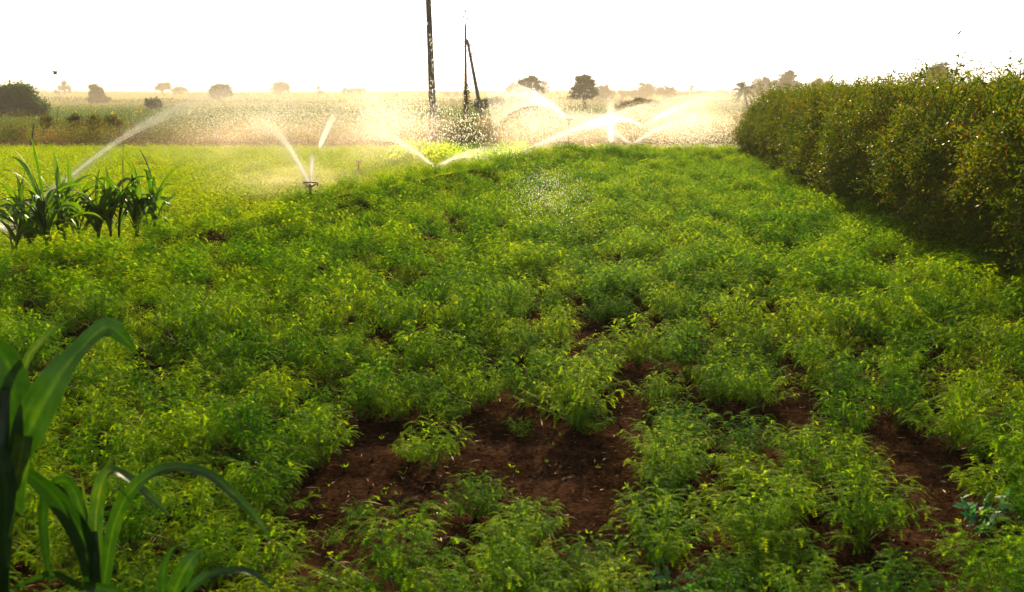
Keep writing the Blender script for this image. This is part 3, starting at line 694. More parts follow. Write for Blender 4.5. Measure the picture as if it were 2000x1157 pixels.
tree(322, 186, 165, [(313, 170, 9, 6), (322, 166, 9, 4), (330, 171, 7, 3), (308, 172, 5, 3)], [(323, 190), (317, 180), (314, 173)], 1100, .24, 'small acacia with leaning trunk on the left skyline', group=GT, tr=2.5)
tree(350, 183, 170, [(345, 177, 8, 5), (356, 178, 8, 5), (351, 174, 6, 4)], None, 900, .24, 'low round bush on the skyline beside the leaning acacia', 'bush', 'bush', group='bushes beyond the fields', tr=2)
tree(430, 192, 120, [(420, 178, 10, 9), (432, 171, 12, 6), (446, 175, 11, 7), (415, 186, 7, 6), (440, 184, 12, 5)], [(428, 194), (428, 182)], 2200, .19, 'broad umbrella tree behind the long left water jet', group=GT)
tree(548, 184, 170, [(548, 170, 15, 9), (542, 176, 12, 6), (556, 174, 9, 7)], [(548, 186), (548, 176)], 1800, .25, 'round pale tree on the skyline above the first sprinkler', group=GT)
tree(624, 184, 150, [(621, 172, 1.6, 3.5), (626, 180, 4, 3)], [(621, 185), (621, 172)], 300, .2, 'thin stubby dead tree on the skyline left of the hut', group=GT, tr=1.6)
tree(677, 184, 170, [(673, 177, 5, 4), (684, 177, 6, 3)], None, 500, .24, 'small bush touching the left side of the brick hut', 'bush', 'bush', group='bushes beyond the fields', tr=2)
tree(300, 224, 85, [(292, 202, 9, 6), (306, 200, 10, 7), (300, 212, 8, 8), (286, 197, 5, 3), (312, 206, 6, 4)], [(300, 226), (300, 214)], 1800, .14, 'grey green bush with spreading top alone in the left slope field', 'bush', 'bush', group='bushes beyond the fields', tint=.3, tr=3)
tree(338, 222, 88, [(335, 218, 8, 4), (345, 219, 6, 3)], None, 500, .14, 'low dark bush right of the spreading bush in the slope field', 'bush', 'bush', group='bushes beyond the fields', tint=.3, tr=2)
tree(1040, 192, 95, [(1022, 160, 9, 7), (1038, 156, 13, 7), (1050, 166, 9, 8), (1056, 176, 6, 7), (1004, 168, 9, 5), (1012, 174, 9, 6), (1030, 168, 9, 5), (996, 174, 6, 5)], [(1040, 205), (1037, 190), (1032, 176)], 3200, .17, 'spreading green tree with gappy crown right of the leaning strut', group=GT, tint=.6)
tree(1066, 190, 150, [(1063, 170, 5, 12), (1070, 178, 8, 9), (1060, 180, 6, 6)], [(1066, 195), (1062, 165), (1061, 148)], 700, .24, 'thin pale tree with bare tip behind the gappy crowned tree', group=GT, tr=1.4, gap=.1)
tree(1143, 208, 88, [(1138, 162, 16, 13), (1148, 156, 12, 9), (1150, 173, 16, 12), (1130, 176, 14, 11), (1140, 184, 20, 7), (1122, 190, 9, 5), (1158, 182, 9, 7)], [(1143, 213), (1141, 196), (1142, 182)], 5600, .16, 'large rounded tree with short bare trunk above the spray', group=GT, tint=.45)
tree(1178, 190, 120, [(1176, 180, 13, 11), (1184, 178, 8, 9), (1170, 186, 8, 6)], [(1178, 194), (1178, 184)], 1800, .2, 'grey green dome tree right behind the large rounded tree', group=GT)
tree(1195, 192, 125, [(1194, 185, 7, 7)], [(1195, 194), (1195, 186)], 600, .2, 'small dome tree at the right of the grey green dome tree', group=GT)
tree(1215, 195, 130, [(1215, 184, 5, 7), (1228, 186, 7, 6), (1238, 184, 6, 6)], [(1215, 197), (1216, 188)], 900, .2, 'slim tree half hidden in spray left of the wide skyline tree', group=GT)
tree(1262, 192, 130, [(1262, 172, 12, 9), (1255, 180, 12, 7), (1272, 180, 12, 7), (1248, 186, 9, 6)], [(1262, 196), (1262, 184)], 2200, .21, 'wide skyline tree with peaked top behind the middle sprinklers', group=GT)
tree(1300, 195, 125, [(1298, 182, 9, 8), (1308, 178, 9, 6), (1312, 186, 8, 6), (1290, 180, 6, 6)], [(1301, 198), (1300, 188)], 1700, .2, 'loose bushy tree right of the peaked skyline tree', group=GT)
tree(1350, 195, 150, [(1345, 184, 4, 7), (1352, 178, 5, 6), (1365, 184, 9, 7), (1380, 186, 9, 5)], [(1352, 196), (1352, 184)], 1100, .22, 'sparse wispy tree standing above the right hand jets', group=GT, gap=.1, tr=1.8)
tree(1405, 197, 150, [(1398, 184, 7, 5), (1410, 183, 9, 5), (1425, 186, 9, 5), (1388, 188, 8, 4)], [(1405, 198), (1405, 188)], 1300, .22, 'low tree with flat crown between the wispy tree and the palm', group=GT)
tree(1490, 190, 110, [(1482, 166, 11, 9), (1494, 158, 9, 6), (1504, 164, 9, 6), (1490, 176, 13, 9), (1474, 174, 8, 7)], [(1490, 200), (1490, 180)], 2400, .18, 'loose pale tree right of the palm above the hedge end', group=GT, tint=.5)
tree(1540, 190, 105, [(1536, 156, 12, 12), (1545, 148, 8, 7), (1528, 166, 10, 9), (1548, 168, 11, 10)], [(1540, 205), (1540, 176)], 2600, .18, 'taller grey tree rising behind the far end of the hedge', group=GT)
tree(1605, 190, 110, [(1600, 166, 14, 9), (1612, 172, 10, 7)], [(1605, 205), (1605, 178)], 1500, .18, 'low grey tree peeping over the middle of the hedge', group=GT)
tree(1832, 190, 90, [(1832, 138, 18, 13), (1842, 150, 18, 10), (1820, 152, 12, 12)], [(1834, 215), (1834, 160)], 2600, .17, 'grey tree seen through the loose shoots at the hedge top', group=GT)
tree(1972, 190, 95, [(1968, 160, 14, 10), (1955, 166, 8, 6)], [(1972, 215), (1970, 170)], 1300, .17, 'grey tree glimpsed behind the right end of the hedge', group=GT)
tree(1020, 235, 62, [(1012, 205, 20, 16), (1034, 212, 22, 14), (1052, 224, 20, 10), (1000, 222, 14, 12), (1020, 228, 26, 10)], None, 5200, .10, 'brownish mound shaped bush under the spreading green tree', 'bush', 'bush', group='bushes beyond the fields', tint=.35, mat='scrub', tr=3)
tree(970, 225, 72, [(955, 200, 12, 8), (972, 196, 14, 7), (985, 204, 10, 7), (938, 206, 16, 12)], None, 2400, .12, 'dark low bush behind the foot of the leaning strut', 'bush', 'bush', group='bushes beyond the fields', tint=.55, tr=2)
tree(1225, 215, 70, [(1225, 202, 12, 5), (1245, 198, 14, 6), (1262, 200, 12, 5), (1280, 202, 10, 5), (1205, 208, 10, 4)], None, 2400, .11, 'low golden scrub bush on the bank behind the tall jet', 'bush', 'bush', group='bushes beyond the fields', tint=.55, mat='scrub', tr=2)
for px, r_ in ((1090, 5), (1118, 7), (1240, 9), (1325, 8), (1337, 6), (1372, 10), (1392, 7), (1432, 9), (1442, 6), (890, 6), (872, 5), (770, 6)):
    tree(px, 186, 150, [(px, 184, r_, r_ * .5), (px + r_ * .6, 185, r_ * .7, r_ * .4)], None, 420, .2, 'low hazy bush in the loose row along the skyline', 'bush', 'bush', group='small skyline bushes', tint=.55, tr=1.5)
# palm
def palm(px, Yd, ptop, R, label):
    R *= float(YM(Yd)) / Yd; Yd = float(YM(Yd))
    zb = float(gz((px - 1000) / F * Yd, Yd)); P = np.array([(px - 1000) / F * Yd, Yd, zb]); root = empty('palm_tree', P); tag(root, label, 'tree', GT)
    top = at_y(px, ptop, Yd) - P; st = MB(); st.tube([[0, 0, -.1], top * .5 + [.05, 0, 0], top], [.28, .24, .22], 8); link('trunk', st.mesh('trunk'), M['bark'], root); qs = []
    for i in range(46):
        d = rand_dir(1, .25)[0]; k = 26; u = np.linspace(.1, 1, k)[:, None]; c = top + d * R * u - np.array([0, 0, 1]) * R * .3 * u ** 2
        qs.append(leaf_quads(c, rand_dir(k) * .7 + d, rand_dir(k), R * .3, R * .05, .35 + .2 * rng.random(k)))
    link('crown', make_mesh('crown', *cat_quads(qs)), M['tree'], root)
palm(1453, 85, 178, .95, 'shaggy palm with round tuft of fronds left of the hedge end')

# scrub strip along the far side of the plot
def scrub_strip(name, x0, x1, y0, y1, h, n, label, mat='scrub', ls=.07, base_t=.45, hvar=.8):
    x = rng.uniform(x0, x1, n); y = rng.uniform(y0, y1, n)
    hh = np.array([h * (1 + hvar * (mnoise.noise(Vector((a * .45, b * .5, 1))) + .6 * mnoise.noise(Vector((a * 1.7, b * 1.1, 1))))) for a, b in zip(x, y)]); hh = np.maximum(hh, .1)
    zz = rng.random(n) ** .8 * hh; x = x + rng.normal(size=n) * .05
    tt = np.array([mnoise.noise(Vector((a * .35, b * .8, c * .9 + 7))) for a, b, c in zip(x, y, zz)]) * .75 + base_t + rng.normal(size=n) * .08
    P = np.stack([x, y, gz(x, y) + zz], 1)
    q = leaf_quads(P, rand_dir(n, .8), rand_dir(n), ls * (.7 + .9 * rng.random(n)), ls * .45, np.clip(tt, 0, 1))
    return tag(link(name, make_mesh(name, *q), M[mat]), label, 'undergrowth', kind='stuff')
scrub_strip('undergrowth', -32, 2, 47.5, 55, 1.12, 62000, 'wild olive and rust scrub along the far edge of the plot')
scrub_strip('undergrowth', 2, 22, 52, 64, 1.15, 42000, 'golden scrub bank behind the right hand sprinklers', base_t=.62)
scrub_strip('dry_grass', -32, 2, 46.6, 47.6, .3, 9000, 'band of dry brown grass at the foot of the far scrub', 'dry', .07, .4)
scrub_strip('undergrowth', -3.6, -.6, 44, 51, 1.3, 13000, 'tall yellow green brush heaped between the two power poles', base_t=.46, hvar=.35)
scrub_strip('grass', -4.6, 0.6, 36, 43.5, .42, 13000, 'bright yellow green grass tufts at the foot of the thick pole', 'chick', .09, .6, .9)
# rough crop cover on the rising slope
n = 60000
x = rng.uniform(-95, 95, n); y = 58 + rng.random(n) * 150; x = x * YM(y) / y; y = YM(y)
keep = np.abs(x) < y * .56; x = x[keep]; y = y[keep]; n = len(x)
q = leaf_quads(np.stack([x, y, gz(x, y)], 1), rand_dir(n, 1.6), rand_dir(n), .0022 * y * (.5 + rng.random(n)), .0012 * y, np.clip(.5 + rng.normal(size=n) * .2, 0, 1))
tag(link('distant_crop', make_mesh('slope_crop', *q), M['fieldg']), 'hazy grey green crop covering the slope below the skyline', 'crop', kind='stuff')
# dark thicket line across the slope
n = 9000
x = rng.uniform(-190, 190, n); y = 310 + rng.normal(size=n) * 6
hh = np.array([max(.05, 1.1 + 2.5 * mnoise.noise(Vector((a * .04, 0, 3)))) for a in x])
q = leaf_quads(np.stack([x, y, gz(x, y) + rng.random(n) * hh], 1), rand_dir(n, .6), rand_dir(n), .65, .4, np.clip(.3 + rng.normal(size=n) * .2, 0, 1))
tag(link('undergrowth', make_mesh('thicket', *q), M['tree']), 'thin line of dark bushes dividing the fields on the slope', 'undergrowth', kind='stuff')

# distinct bushes on the scrub strip
for (px, py, r, lb, t) in [(92, 233, 10, 'small dark round bush standing proud of the scrub near the big tree', .3), (148, 232, 12, 'dark green round bush rising from the left scrub', .25),
                           (184, 235, 13, 'mid green bush right of the dark round scrub bush', .45), (220, 234, 14, 'wide light green bush in the middle of the left scrub', .5),
                           (30, 255, 22, 'dark leafy bush in the scrub at the far left below the big tree', .25), (278, 262, 24, 'dark bush at the foot of the scrub where the long jet crosses', .25), (180, 262, 16, 'dark low bush at the foot of the scrub', .2)]:
    tree(px, 262, 54.5, [(px, py, r, r * .7), (px - r * .5, py + 6, r * .7, r * .5), (px + r * .6, py + 7, r * .7, r * .5), (px, py + 12, r * .8, r * .5)], None, 1500, .09, lb, 'bush', 'bush', group='bushes in the scrub', tint=t, mat='scrub', tr=1.5)

# ------------------------------------------------------------------ hut, posts, poles, wires
def hut():
    Yd = 560; k = Yd / F; P = at_y(701, 184, Yd); P[2] = float(gz(P[0], Yd)); root = empty('brick_hut', P); tag(root, 'small flat roofed pink brick hut on the skyline', 'hut')
    W_ = 26 * k; top = at_y(701, 173, Yd)[2] - P[2]
    mb = MB(); t = .2
    for (cx, cy, dx, dy) in ((0, -1.2, W_, t), (0, 1.2, W_, t), (-W_ / 2 + t / 2, 0, t, 2.4 - t), (W_ / 2 - t / 2, 0, t, 2.4 - t)): mb.box((cx, cy, top / 2), (dx, dy, top))
    link('wall', mb.mesh('wall'), M['brickw'], root)
    mb = MB(); mb.box((0, 0, top + .09), (W_ + .3, 2.9, .16)); link('roof', mb.mesh('roof'), M['conc'], root)
    mb = MB(); mb.box((-W_ * .2, -1.33, .85), (.8, .05, 1.5)); link('door', mb.mesh('door'), M['steel'], root)
hut()
def post(px, y0, y1, Yd, wpx, label, lean=0, mat='bark'):
    k = Yd / F; x = (px - 1000) / F * Yd; zb = float(gz(x, Yd)); root_p = np.array([x, Yd, zb]); top = at_y(px + lean, y0, Yd) - root_p
    mb = MB(); mb.tube([[0, 0, -.15], [top[0] * .5 + .01, 0, top[2] * .5], top], [wpx * k / 2, wpx * k / 2 * .9, wpx * k / 2 * .8], 7, .5)
    tag(link('fence_post', mb.mesh('fence_post'), M[mat], None, root_p), label, 'post', 'posts along the far fence')
post(67, 240, 275, 47.0, 3.6, 'dark fence post in front of the scrub below the big tree')
post(236, 235, 275, 47.2, 1.8, 'thin fence post in the scrub above the maize clump')
post(425, 240, 272, 47.0, 2.0, 'thin fence post seen through the long left jet')
post(602, 236, 262, 47.0, 2.2, 'fence post above the first sprinkler')
post(981, 208, 250, 56.0, 1.8, 'thin fence post right of the leaning strut')
post(118, 209, 240, 60, 1.5, 'bent bare pole rising from the scrub right of the big tree', -4)

def thick_pole():
    Yd = 41.0; k = Yd / F; foot = np.array([(850 - 1000) / F * Yd, Yd, float(gz(-3, Yd))]); root = empty('power_pole', foot)
    tag(root, 'thick dark concrete power pole running out of the top of the frame', 'power pole')
    mb = MB(); lv = np.linspace(0, 1, 10); top = at_y(831, -150, Yd) - foot
    V = []; Fc = []
    for i, u in enumerate(lv):
        c = top * u; c[2] = u * top[2] - .2 * (1 - u); hw = .158 * (1 - u) + .082 * u; hd = .10 * (1 - u) + .07 * u; rc = hw * .35
        prof = [(-hw, -hd), (-rc, -hd), (-rc * .8, -hd * .55), (rc * .8, -hd * .55), (rc, -hd), (hw, -hd), (hw, hd), (rc, hd), (rc * .8, hd * .55), (-rc * .8, hd * .55), (-rc, hd), (-hw, hd)]
        V += [[c[0] + a, c[1] + b, c[2]] for a, b in prof]
    for i in range(9):
        for j in range(12): Fc.append([i * 12 + j, i * 12 + (j + 1) % 12, (i + 1) * 12 + (j + 1) % 12, (i + 1) * 12 + j])
    Fc.append([9 * 12 + j for j in range(12)]); mb.add(V, Fc); link('shaft', mb.mesh('shaft'), M['conc'], root)
    mb = MB(); p = at_y(840, 8, Yd) - foot; mb.tube([p, p + [.1, 0, 0], p + [.13, 0, 0]], [.01, .01, .01], 6); mb.tube([p + [.12, 0, -.03], p + [.12, 0, .0], p + [.12, 0, .04]], [.03, .045, .025], 8); link('bolt', mb.mesh('bolt'), M['porc'], root)
    mb = MB()
    for s in (-1, 1): mb.box((top[0], top[1] - .12, top[2] - .3 - .02), (1.8, .08, .08))
    mb = MB(); mb.box((top[0], top[1] - .13, top[2] - .35), (1.9, .08, .08)); link('crossarm', mb.mesh('crossarm'), M['steel'], root)
    for dx in (-.85, 0, .85):
        mb = MB(); c = top + [dx, -.13, -.31]; mb.tube([c, c + [0, 0, .08], c + [0, 0, .1], c + [0, 0, .16], c + [0, 0, .2]], [.015, .02, .05, .045, .02], 8); link('insulator', mb.mesh('insulator'), M['porc'], root)
    return foot + top
ptop = thick_pole()
def thin_pole():
    Yd = 56.0; k = Yd / F; x = (911 - 1000) / F * Yd; foot = np.array([x, Yd, float(gz(x, Yd))]); root = empty('power_pole', foot)
    tag(root, 'slim rusty steel power pole with forked top and insulators', 'power pole')
    top = at_y(909, 53, Yd) - foot; mb = MB(); mb.tube([[0, 0, -.2], top * .5, top], [.10, .082, .06], 10); link('shaft', mb.mesh('shaft', True), M['steel'], root)
    ends = []
    for (a, b, c2, d) in ((905.5, 40, 905, 33), (911.5, 43, 912.5, 37), (909.5, 30, 909, 22)):
        e = at_y(a, b, Yd) - foot; f2 = at_y(c2, d, Yd) - foot; mb = MB(); mb.tube([top - [0, 0, .05], top + (e - top) * [.8, 1, .5], e, f2 - [0, 0, .05]], [.028, .025, .022, .012], 7); link('bracket', mb.mesh('bracket'), M['steel'], root)
        mb = MB(); mb.tube([f2 - [0, 0, .08], f2 - [0, 0, .03], f2, f2 + [0, 0, .03], f2 + [0, 0, .07]], [.02, .05, .035, .05, .02], 8); link('insulator', mb.mesh('insulator', True), M['porc'], root); ends.append(foot + f2)
    for (a, b) in ((906, 82), (907.5, 91), (911, 99)):
        mb = MB(); e = at_y(a, b, Yd) - foot; mb.box(e, (.10, .06, .05)); link('clamp', mb.mesh('clamp'), M['porc'], root)
    # strut
    sf = at_y(949, 232, Yd + 1.0); sf[2] = float(gz(sf[0], sf[1])) - .1; stp = at_y(913, 80, Yd + .12)
    r2 = empty('strut_pole', (sf[0], sf[1], sf[2])); tag(r2, 'grey round strut pole leaning against the slim steel pole', 'strut pole')
    o = np.array([sf[0], sf[1], sf[2]]); mb = MB(); mb.tube([[0, 0, 0], (stp - o) * .5, stp - o], [.125, .10, .078], 12); link('shaft', mb.mesh('shaft', True), M['conc'], r2)
    mb = MB(); e = stp - o; mb.tube([e + [.03, -.05, .02], e + [-.09, -.1, .06]], [.05, .05], 8); link('clamp', mb.mesh('clamp'), M['steel'], r2)
    for (a, b) in ((921, 106), (921, 110)):
        mb = MB(); e = at_y(a, b, Yd + .2) - o; mb.box(e, (.24, .26, .05)); link('band', mb.mesh('band'), M['steel'], r2)
    mb = MB(); mb.tube([at_y(918, 86, Yd) - o, at_y(921.5, 98, Yd) - o, at_y(922.5, 106, Yd) - o], .03, 6); link('conduit', mb.mesh('conduit'), M['steel'], r2)
    # vine on the slim pole
    n = 700; u = rng.random(n) ** 1.4; y0 = np.array([at_y(911, 215 - 50 * q_, Yd) for q_ in u]) - foot
    P = y0 + rng.normal(size=(n, 3)) * .09; v = leaf_quads(P, rand_dir(n), rand_dir(n), .10, .06, .4 + .2 * rng.random(n))
    vo = link('vine', make_mesh('vine', *v), M['scrub'], None, foot); tag(vo, 'brown climbing vine wrapped round the foot of the slim steel pole', 'vine')
    return ends
ends = thin_pole()
def frame_gate():
    Yd = 47; P = at_y(960, 232, Yd); zb = float(gz(P[0], Yd)); root = empty('metal_frame', (P[0], Yd, zb)); o = np.array([P[0], Yd, zb]); tag(root, 'pale bent metal frame standing in the brush under the strut', 'frame')
    mb = MB(); mb.tube([at_y(956, 268, Yd) - o, at_y(956, 229, Yd) - o], .03, 6); mb.tube([at_y(959.5, 268, Yd) - o, at_y(957, 229, Yd) - o], .03, 6); mb.tube([at_y(940, 234, Yd) - o, at_y(957, 229, Yd) - o], .03, 6); link('frame_bar', mb.mesh('frame_bar'), M['wire'], root)
frame_gate()
def wire(a, b, sag, label, r=.012):
    a = np.array(a, float); b = np.array(b, float); t = np.linspace(0, 1, 26)[:, None]; c = a * (1 - t) + b * t - np.array([0, 0, 1]) * (4 * t * (1 - t)) * sag
    mb = MB(); mb.tube(c - a, r, 5, .5, False); tag(link('power_line', mb.mesh('power_line'), M['wire'], None, a), label, 'power line', 'overhead power lines')
wire(at_y(-60, 86, 42), at_y(905, 34, 56), .35, 'upper thin power line sloping across the left sky to the slim pole', .009)
wire(at_y(-60, 81, 42), at_y(909, 24, 56), .30, 'topmost thin power line ending at the tip of the slim pole', .006)
wire(at_y(-60, 131, 75), at_y(905, 34 + 110, 220), .1, 'faint lower power line in the left sky above the ridge trees', .011)
wire(at_y(-60, 144, 75), at_y(905, 152, 220), .1, 'lowest faint power line in the left sky above the ridge trees', .011)
wire(at_y(912, 37, 56), at_y(2060, 71, 56), .25, 'power line running from the slim pole to the upper right corner', .012)
wire(at_y(909, 24, 56), at_y(2060, 62, 56), .25, 'thin higher power line running to the upper right corner', .006)
def bird(px, py, Yd, s, label):
    P = at_y(px, py, Yd); root = empty('bird', P); tag(root, label, 'bird')
    mb = MB(); mb.tube([[-.08 * s, 0, -.05 * s], [-.03 * s, 0, -.01 * s], [.02 * s, 0, .03 * s], [.06 * s, 0, .09 * s], [.085 * s, 0, .10 * s], [.11 * s, 0, .095 * s]], [.012 * s, .032 * s, .04 * s, .028 * s, .02 * s, .003 * s], 8); link('body', mb.mesh('body', True), M['feather'], root)
    mb = MB(); mb.tube([[-.07 * s, 0, -.04 * s], [-.16 * s, 0, -.11 * s]], [.014 * s, .008 * s], 5); link('tail', mb.mesh('tail'), M['feather'], root)
bird(1873, 66, 56, 1.3, 'small dark bird perched on the power line at upper right')
def flying(px, py, Yd, s, label):
    P = at_y(px, py, Yd); root = empty('bird', P); tag(root, label, 'bird')
    mb = MB(); mb.tube([[-.1 * s, 0, 0], [-.03 * s, 0, 0], [.05 * s, 0, .01 * s], [.09 * s, 0, .02 * s]], [.006 * s, .03 * s, .025 * s, .008 * s], 7); link('body', mb.mesh('body', True), M['feather'], root)
    for sg in (-1, 1):
        mb = MB(); mb.add([[.04 * s, .02 * sg * s, .01 * s], [-.03 * s, .02 * sg * s, .01 * s], [-.05 * s, .12 * sg * s, .09 * s], [-.03 * s, .2 * sg * s, .10 * s], [.03 * s, .12 * sg * s, .10 * s]], [[0, 1, 2, 4], [4, 2, 3]]); link('wing', mb.mesh('wing'), M['feather'], root)
flying(108, 144, 60, 1.5, 'tiny dark bird in the left sky above the pale ridge tree')

# ------------------------------------------------------------------ sprinklers
def sprinkler(px, pyt, Yd, label, riser_px=3.2, arms=True):
    k = Yd / F; P = at_y(px, pyt, Yd); zb = float(gz(P[0], Yd)); root = empty('sprinkler', (P[0], Yd, zb)); tag(root, label, 'sprinkler', 'field sprinklers on riser pipes')
    h = P[2] - zb; mb = MB(); mb.tube([[0, 0, -.1], [.004, 0, h * .5], [0, 0, h - .1]], .016 * riser_px / 3.2, 8); mb.tube([[0, 0, h - .12], [0, 0, h - .06]], .026, 8); link('riser', mb.mesh('riser', True), M['pipe'], root)
    mb = MB(); mb.tube([[0, 0, h - .06], [0, 0, h], [0, 0, h + .05]], [.022, .03, .02], 8); mb.tube([[0, 0, h], [.06, -.01, h + .03], [.10, -.01, h + .06]], [.018, .014, .010], 7); mb.tube([[0, 0, h], [-.06, .01, h + .025], [-.09, .01, h + .05]], [.018, .013, .009], 7); link('nozzle', mb.mesh('nozzle', True), M['brass'], root)
    mb = MB(); mb.box((.02, 0, h + .075), (.20, .02, .018)); mb.box((.12, 0, h + .05), (.018, .04, .06)); mb.box((-.09, 0, h + .075), (.03, .05, .03)); link('impact_arm', mb.mesh('impact_arm'), M['brass'], root)
    return np.array([P[0], Yd, zb + h])
s1 = sprinkler(606, 366, 15.9, 'nearest sprinkler head just above the crop left of centre')
s2 = sprinkler(850, 329, 23.5, 'sprinkler head above the crop edge below the thick power pole')
s3 = sprinkler(1008, 305, 28.5, 'sprinkler head half hidden at the crop edge shooting right')
s4 = sprinkler(1111, 236, 33.5, 'tall riser sprinkler right of the poles, the taller of the twin stands')
s5 = sprinkler(1140, 242, 38, 'slimmer riser sprinkler just behind the taller stand')
s6 = sprinkler(1193, 282, 33.5, 'sprinkler under the brightest upright water column')
s7 = sprinkler(1257, 247, 40, 'distant riser sprinkler right of the bright water column')
s8 = sprinkler(1233, 284, 34, 'low sprinkler at the crop edge right of the bright water column')
s9 = sprinkler(20, 452, 14.5, 'sprinkler behind the left end of the maize clump')
sA = sprinkler(700, 318, 30, 'sprinkler in the far plot under the coarse spray beside the thick pole')

# ------------------------------------------------------------------ water
def drops(P, D, r, el, jit=.12):
    """small drops of water, pulled slightly long in the direction they fly"""
    n = len(P); D = norm(D + rng.normal(size=(n, 3)) * jit); a = norm(np.cross(D, rng.normal(size=(n, 3)))); b = np.cross(D, a)
    r = np.broadcast_to(r, (n,))[:, None]; e = np.broadcast_to(el, (n,))[:, None] * r
    V = np.stack([P + D * e, P + a * r, P - D * e, P - a * r, P + D * e, P + b * r, P - D * e, P - b * r], 1).reshape(-1, 3)
    return V, np.arange(len(V)).reshape(-1, 4)
_spm = {}
def spray_mat(D0, r0, g1, Lr):
    """fine spray round a jet: dense at the nozzle, thinning with distance, torn by noise"""
    key = (round(D0, 4), round(r0, 3), round(g1, 3), round(Lr, 2))
    if key in _spm: return _spm[key]
    m, nt, N, Lk = new_mat('jet_spray')
    tc = N.new('ShaderNodeTexCoord'); ln = N.new('ShaderNodeVectorMath'); ln.operation = 'LENGTH'; Lk.new(tc.outputs['Object'], ln.inputs[0])
    rad = mathn(nt, 'ADD', mathn(nt, 'MULTIPLY', ln.outputs['Value'], g1), r0)
    no = N.new('ShaderNodeTexNoise'); no.inputs['Scale'].default_value = 3.5; no.inputs['Detail'].default_value = 2; Lk.new(tc.outputs['Object'], no.inputs['Vector'])
    nn = mathn(nt, 'MULTIPLY', mathn(nt, 'SUBTRACT', no.outputs['Fac'], .25, True), 3.2)
    d = mathn(nt, 'MULTIPLY', mathn(nt, 'DIVIDE', D0, mathn(nt, 'POWER', mathn(nt, 'MAXIMUM', rad, .05), 1.6)), nn)
    fade = mathn(nt, 'POWER', mathn(nt, 'SUBTRACT', 1.0, mathn(nt, 'DIVIDE', ln.outputs['Value'], Lr * 1.02), True), .8); d = mathn(nt, 'MULTIPLY', d, fade)
    pv = N.new('ShaderNodeVolumePrincipled'); pv.inputs['Color'].default_value = (1, .98, .95, 1); pv.inputs['Anisotropy'].default_value = .78; Lk.new(d, pv.inputs['Density'])
    o = N.new('ShaderNodeOutputMaterial'); Lk.new(pv.outputs[0], o.inputs['Volume']); _spm[key] = m; return m
def jet_core(p0, A, t0, t1, s0, s1, core, curtain, label):
    n = 26; t = np.linspace(t0, t1, n); C = np.stack([A[0] * t, A[1] * t, A[2] * (2 * t - t * t)], 1)
    r = (1.1 if core == 12 else .8 if core > 5 else .6) * (s0 + s1 * t ** 1.25); seg = 12; V = []
    tn = norm(np.gradient(C, axis=0)); sd_ = norm(np.cross(tn, np.array([0, 0, 1.0]))); up = np.cross(sd_, tn)
    for i in range(n):
        rr = r[i] * {0: .25, 1: .7, n - 1: .2}.get(i, 1)
        for k in range(seg):
            th = 2 * PI * k / seg; zz = math.sin(th) * rr
            if zz < 0: zz *= 1 + 1.2 * curtain * min(t[i], 1.2) ** 1.5 / max(r[i], .05)
            V.append(C[i] + sd_[i] * math.cos(th) * rr + up[i] * zz)
    Fc = [[i * seg + k, i * seg + (k + 1) % seg, (i + 1) * seg + (k + 1) % seg, (i + 1) * seg + k] for i in range(n - 1) for k in range(seg)] + [list(range(seg))[::-1], [(n - 1) * seg + k for k in range(seg)]]
    Lr = np.linalg.norm(C[-1]) + 1e-6
    o = link('jet_spray', make_mesh('jet_spray', np.array(V), Fc), spray_mat(.0042 * core, s0 * 1.7, s1 * 1.5 / Lr * t1, Lr), None, p0)
    tag(o, 'fine spray wrapped round the ' + label.split(' from ')[0].split(' of the ')[0][:60] if False else None, None, kind='stuff'); o['label'] = ('mist of the ' + label)[:110]; o['category'] = 'spray'
def jet(p0, apex, tmax, n, s0, s1, r, label, dens_pow=1.0, curtain=0.0, el=3.0, tmin=0.0, gaps=None, rs=(.6, .8), swirl=0.0, core=1.0):
    n = int(n * 1.7)
    p0 = np.asarray(p0, float); A = np.asarray(apex, float) - p0
    t = tmin + (tmax - tmin) * rng.beta(dens_pow, 1.2, n)
    if gaps:
        for (g0, g1, keepf) in gaps:
            t = t[~((t > g0) & (t < g1) & (rng.random(len(t)) > keepf))]
    m = len(t); P = p0 + np.stack([A[0] * t, A[1] * t, A[2] * (2 * t - t * t)], 1)
    if swirl: P[:, 0] += swirl * t * t
    D = np.stack([np.full(m, A[0]), np.full(m, A[1]), A[2] * (2 - 2 * t)], 1)
    sg = (s0 + s1 * t ** 1.25)
    P = P + rng.normal(size=(m, 3)) * (sg * np.where(rng.random(m) < .35, 2.3, .8))[:, None]
    if curtain:
        P[:, 2] -= curtain * rng.exponential(size=m) * t ** 1.5 * (rng.random(m) < .7)
    okm = P[:, 2] > gz(P[:, 0], P[:, 1]) + .05; P = P[okm]; D = D[okm]; t = t[okm]; m = len(P)
    rr = r * (rs[0] + rs[1] * rng.random(m))
    V, Fc = drops(P - p0, D, rr, el)
    if core: jet_core(p0, A, tmin, tmax, s0, s1, core, curtain, label)
    o = link('water_jet', make_mesh('water_jet', V, Fc), M['water'], None, p0); tag(o, label, 'water jet', 'jets thrown by the sprinklers'); o['kind'] = 'stuff'
    return o
R0 = .0019
jet(s1, at_y(505, 232, 19.5), 1.25, 15000, .012, .10, R0, 'jet curving up and left from the nearest sprinkler', .9, .25)
jet(s1, at_y(618, 280, 17.5), .5, 3000, .012, .05, R0, 'short upright jet of the nearest sprinkler', .9, 0, core=14)
jet(at_y(624, 288, 21), at_y(700, 187, 24), .5, 6500, .05, .10, R0, 'detached bright plume above the nearest sprinkler', 1.0, 0, core=8.9)
jet(s2, at_y(665, 232, 27), 1.7, 14000, .010, .18, R0, 'jet rising left from the sprinkler below the thick pole', .8, .5)
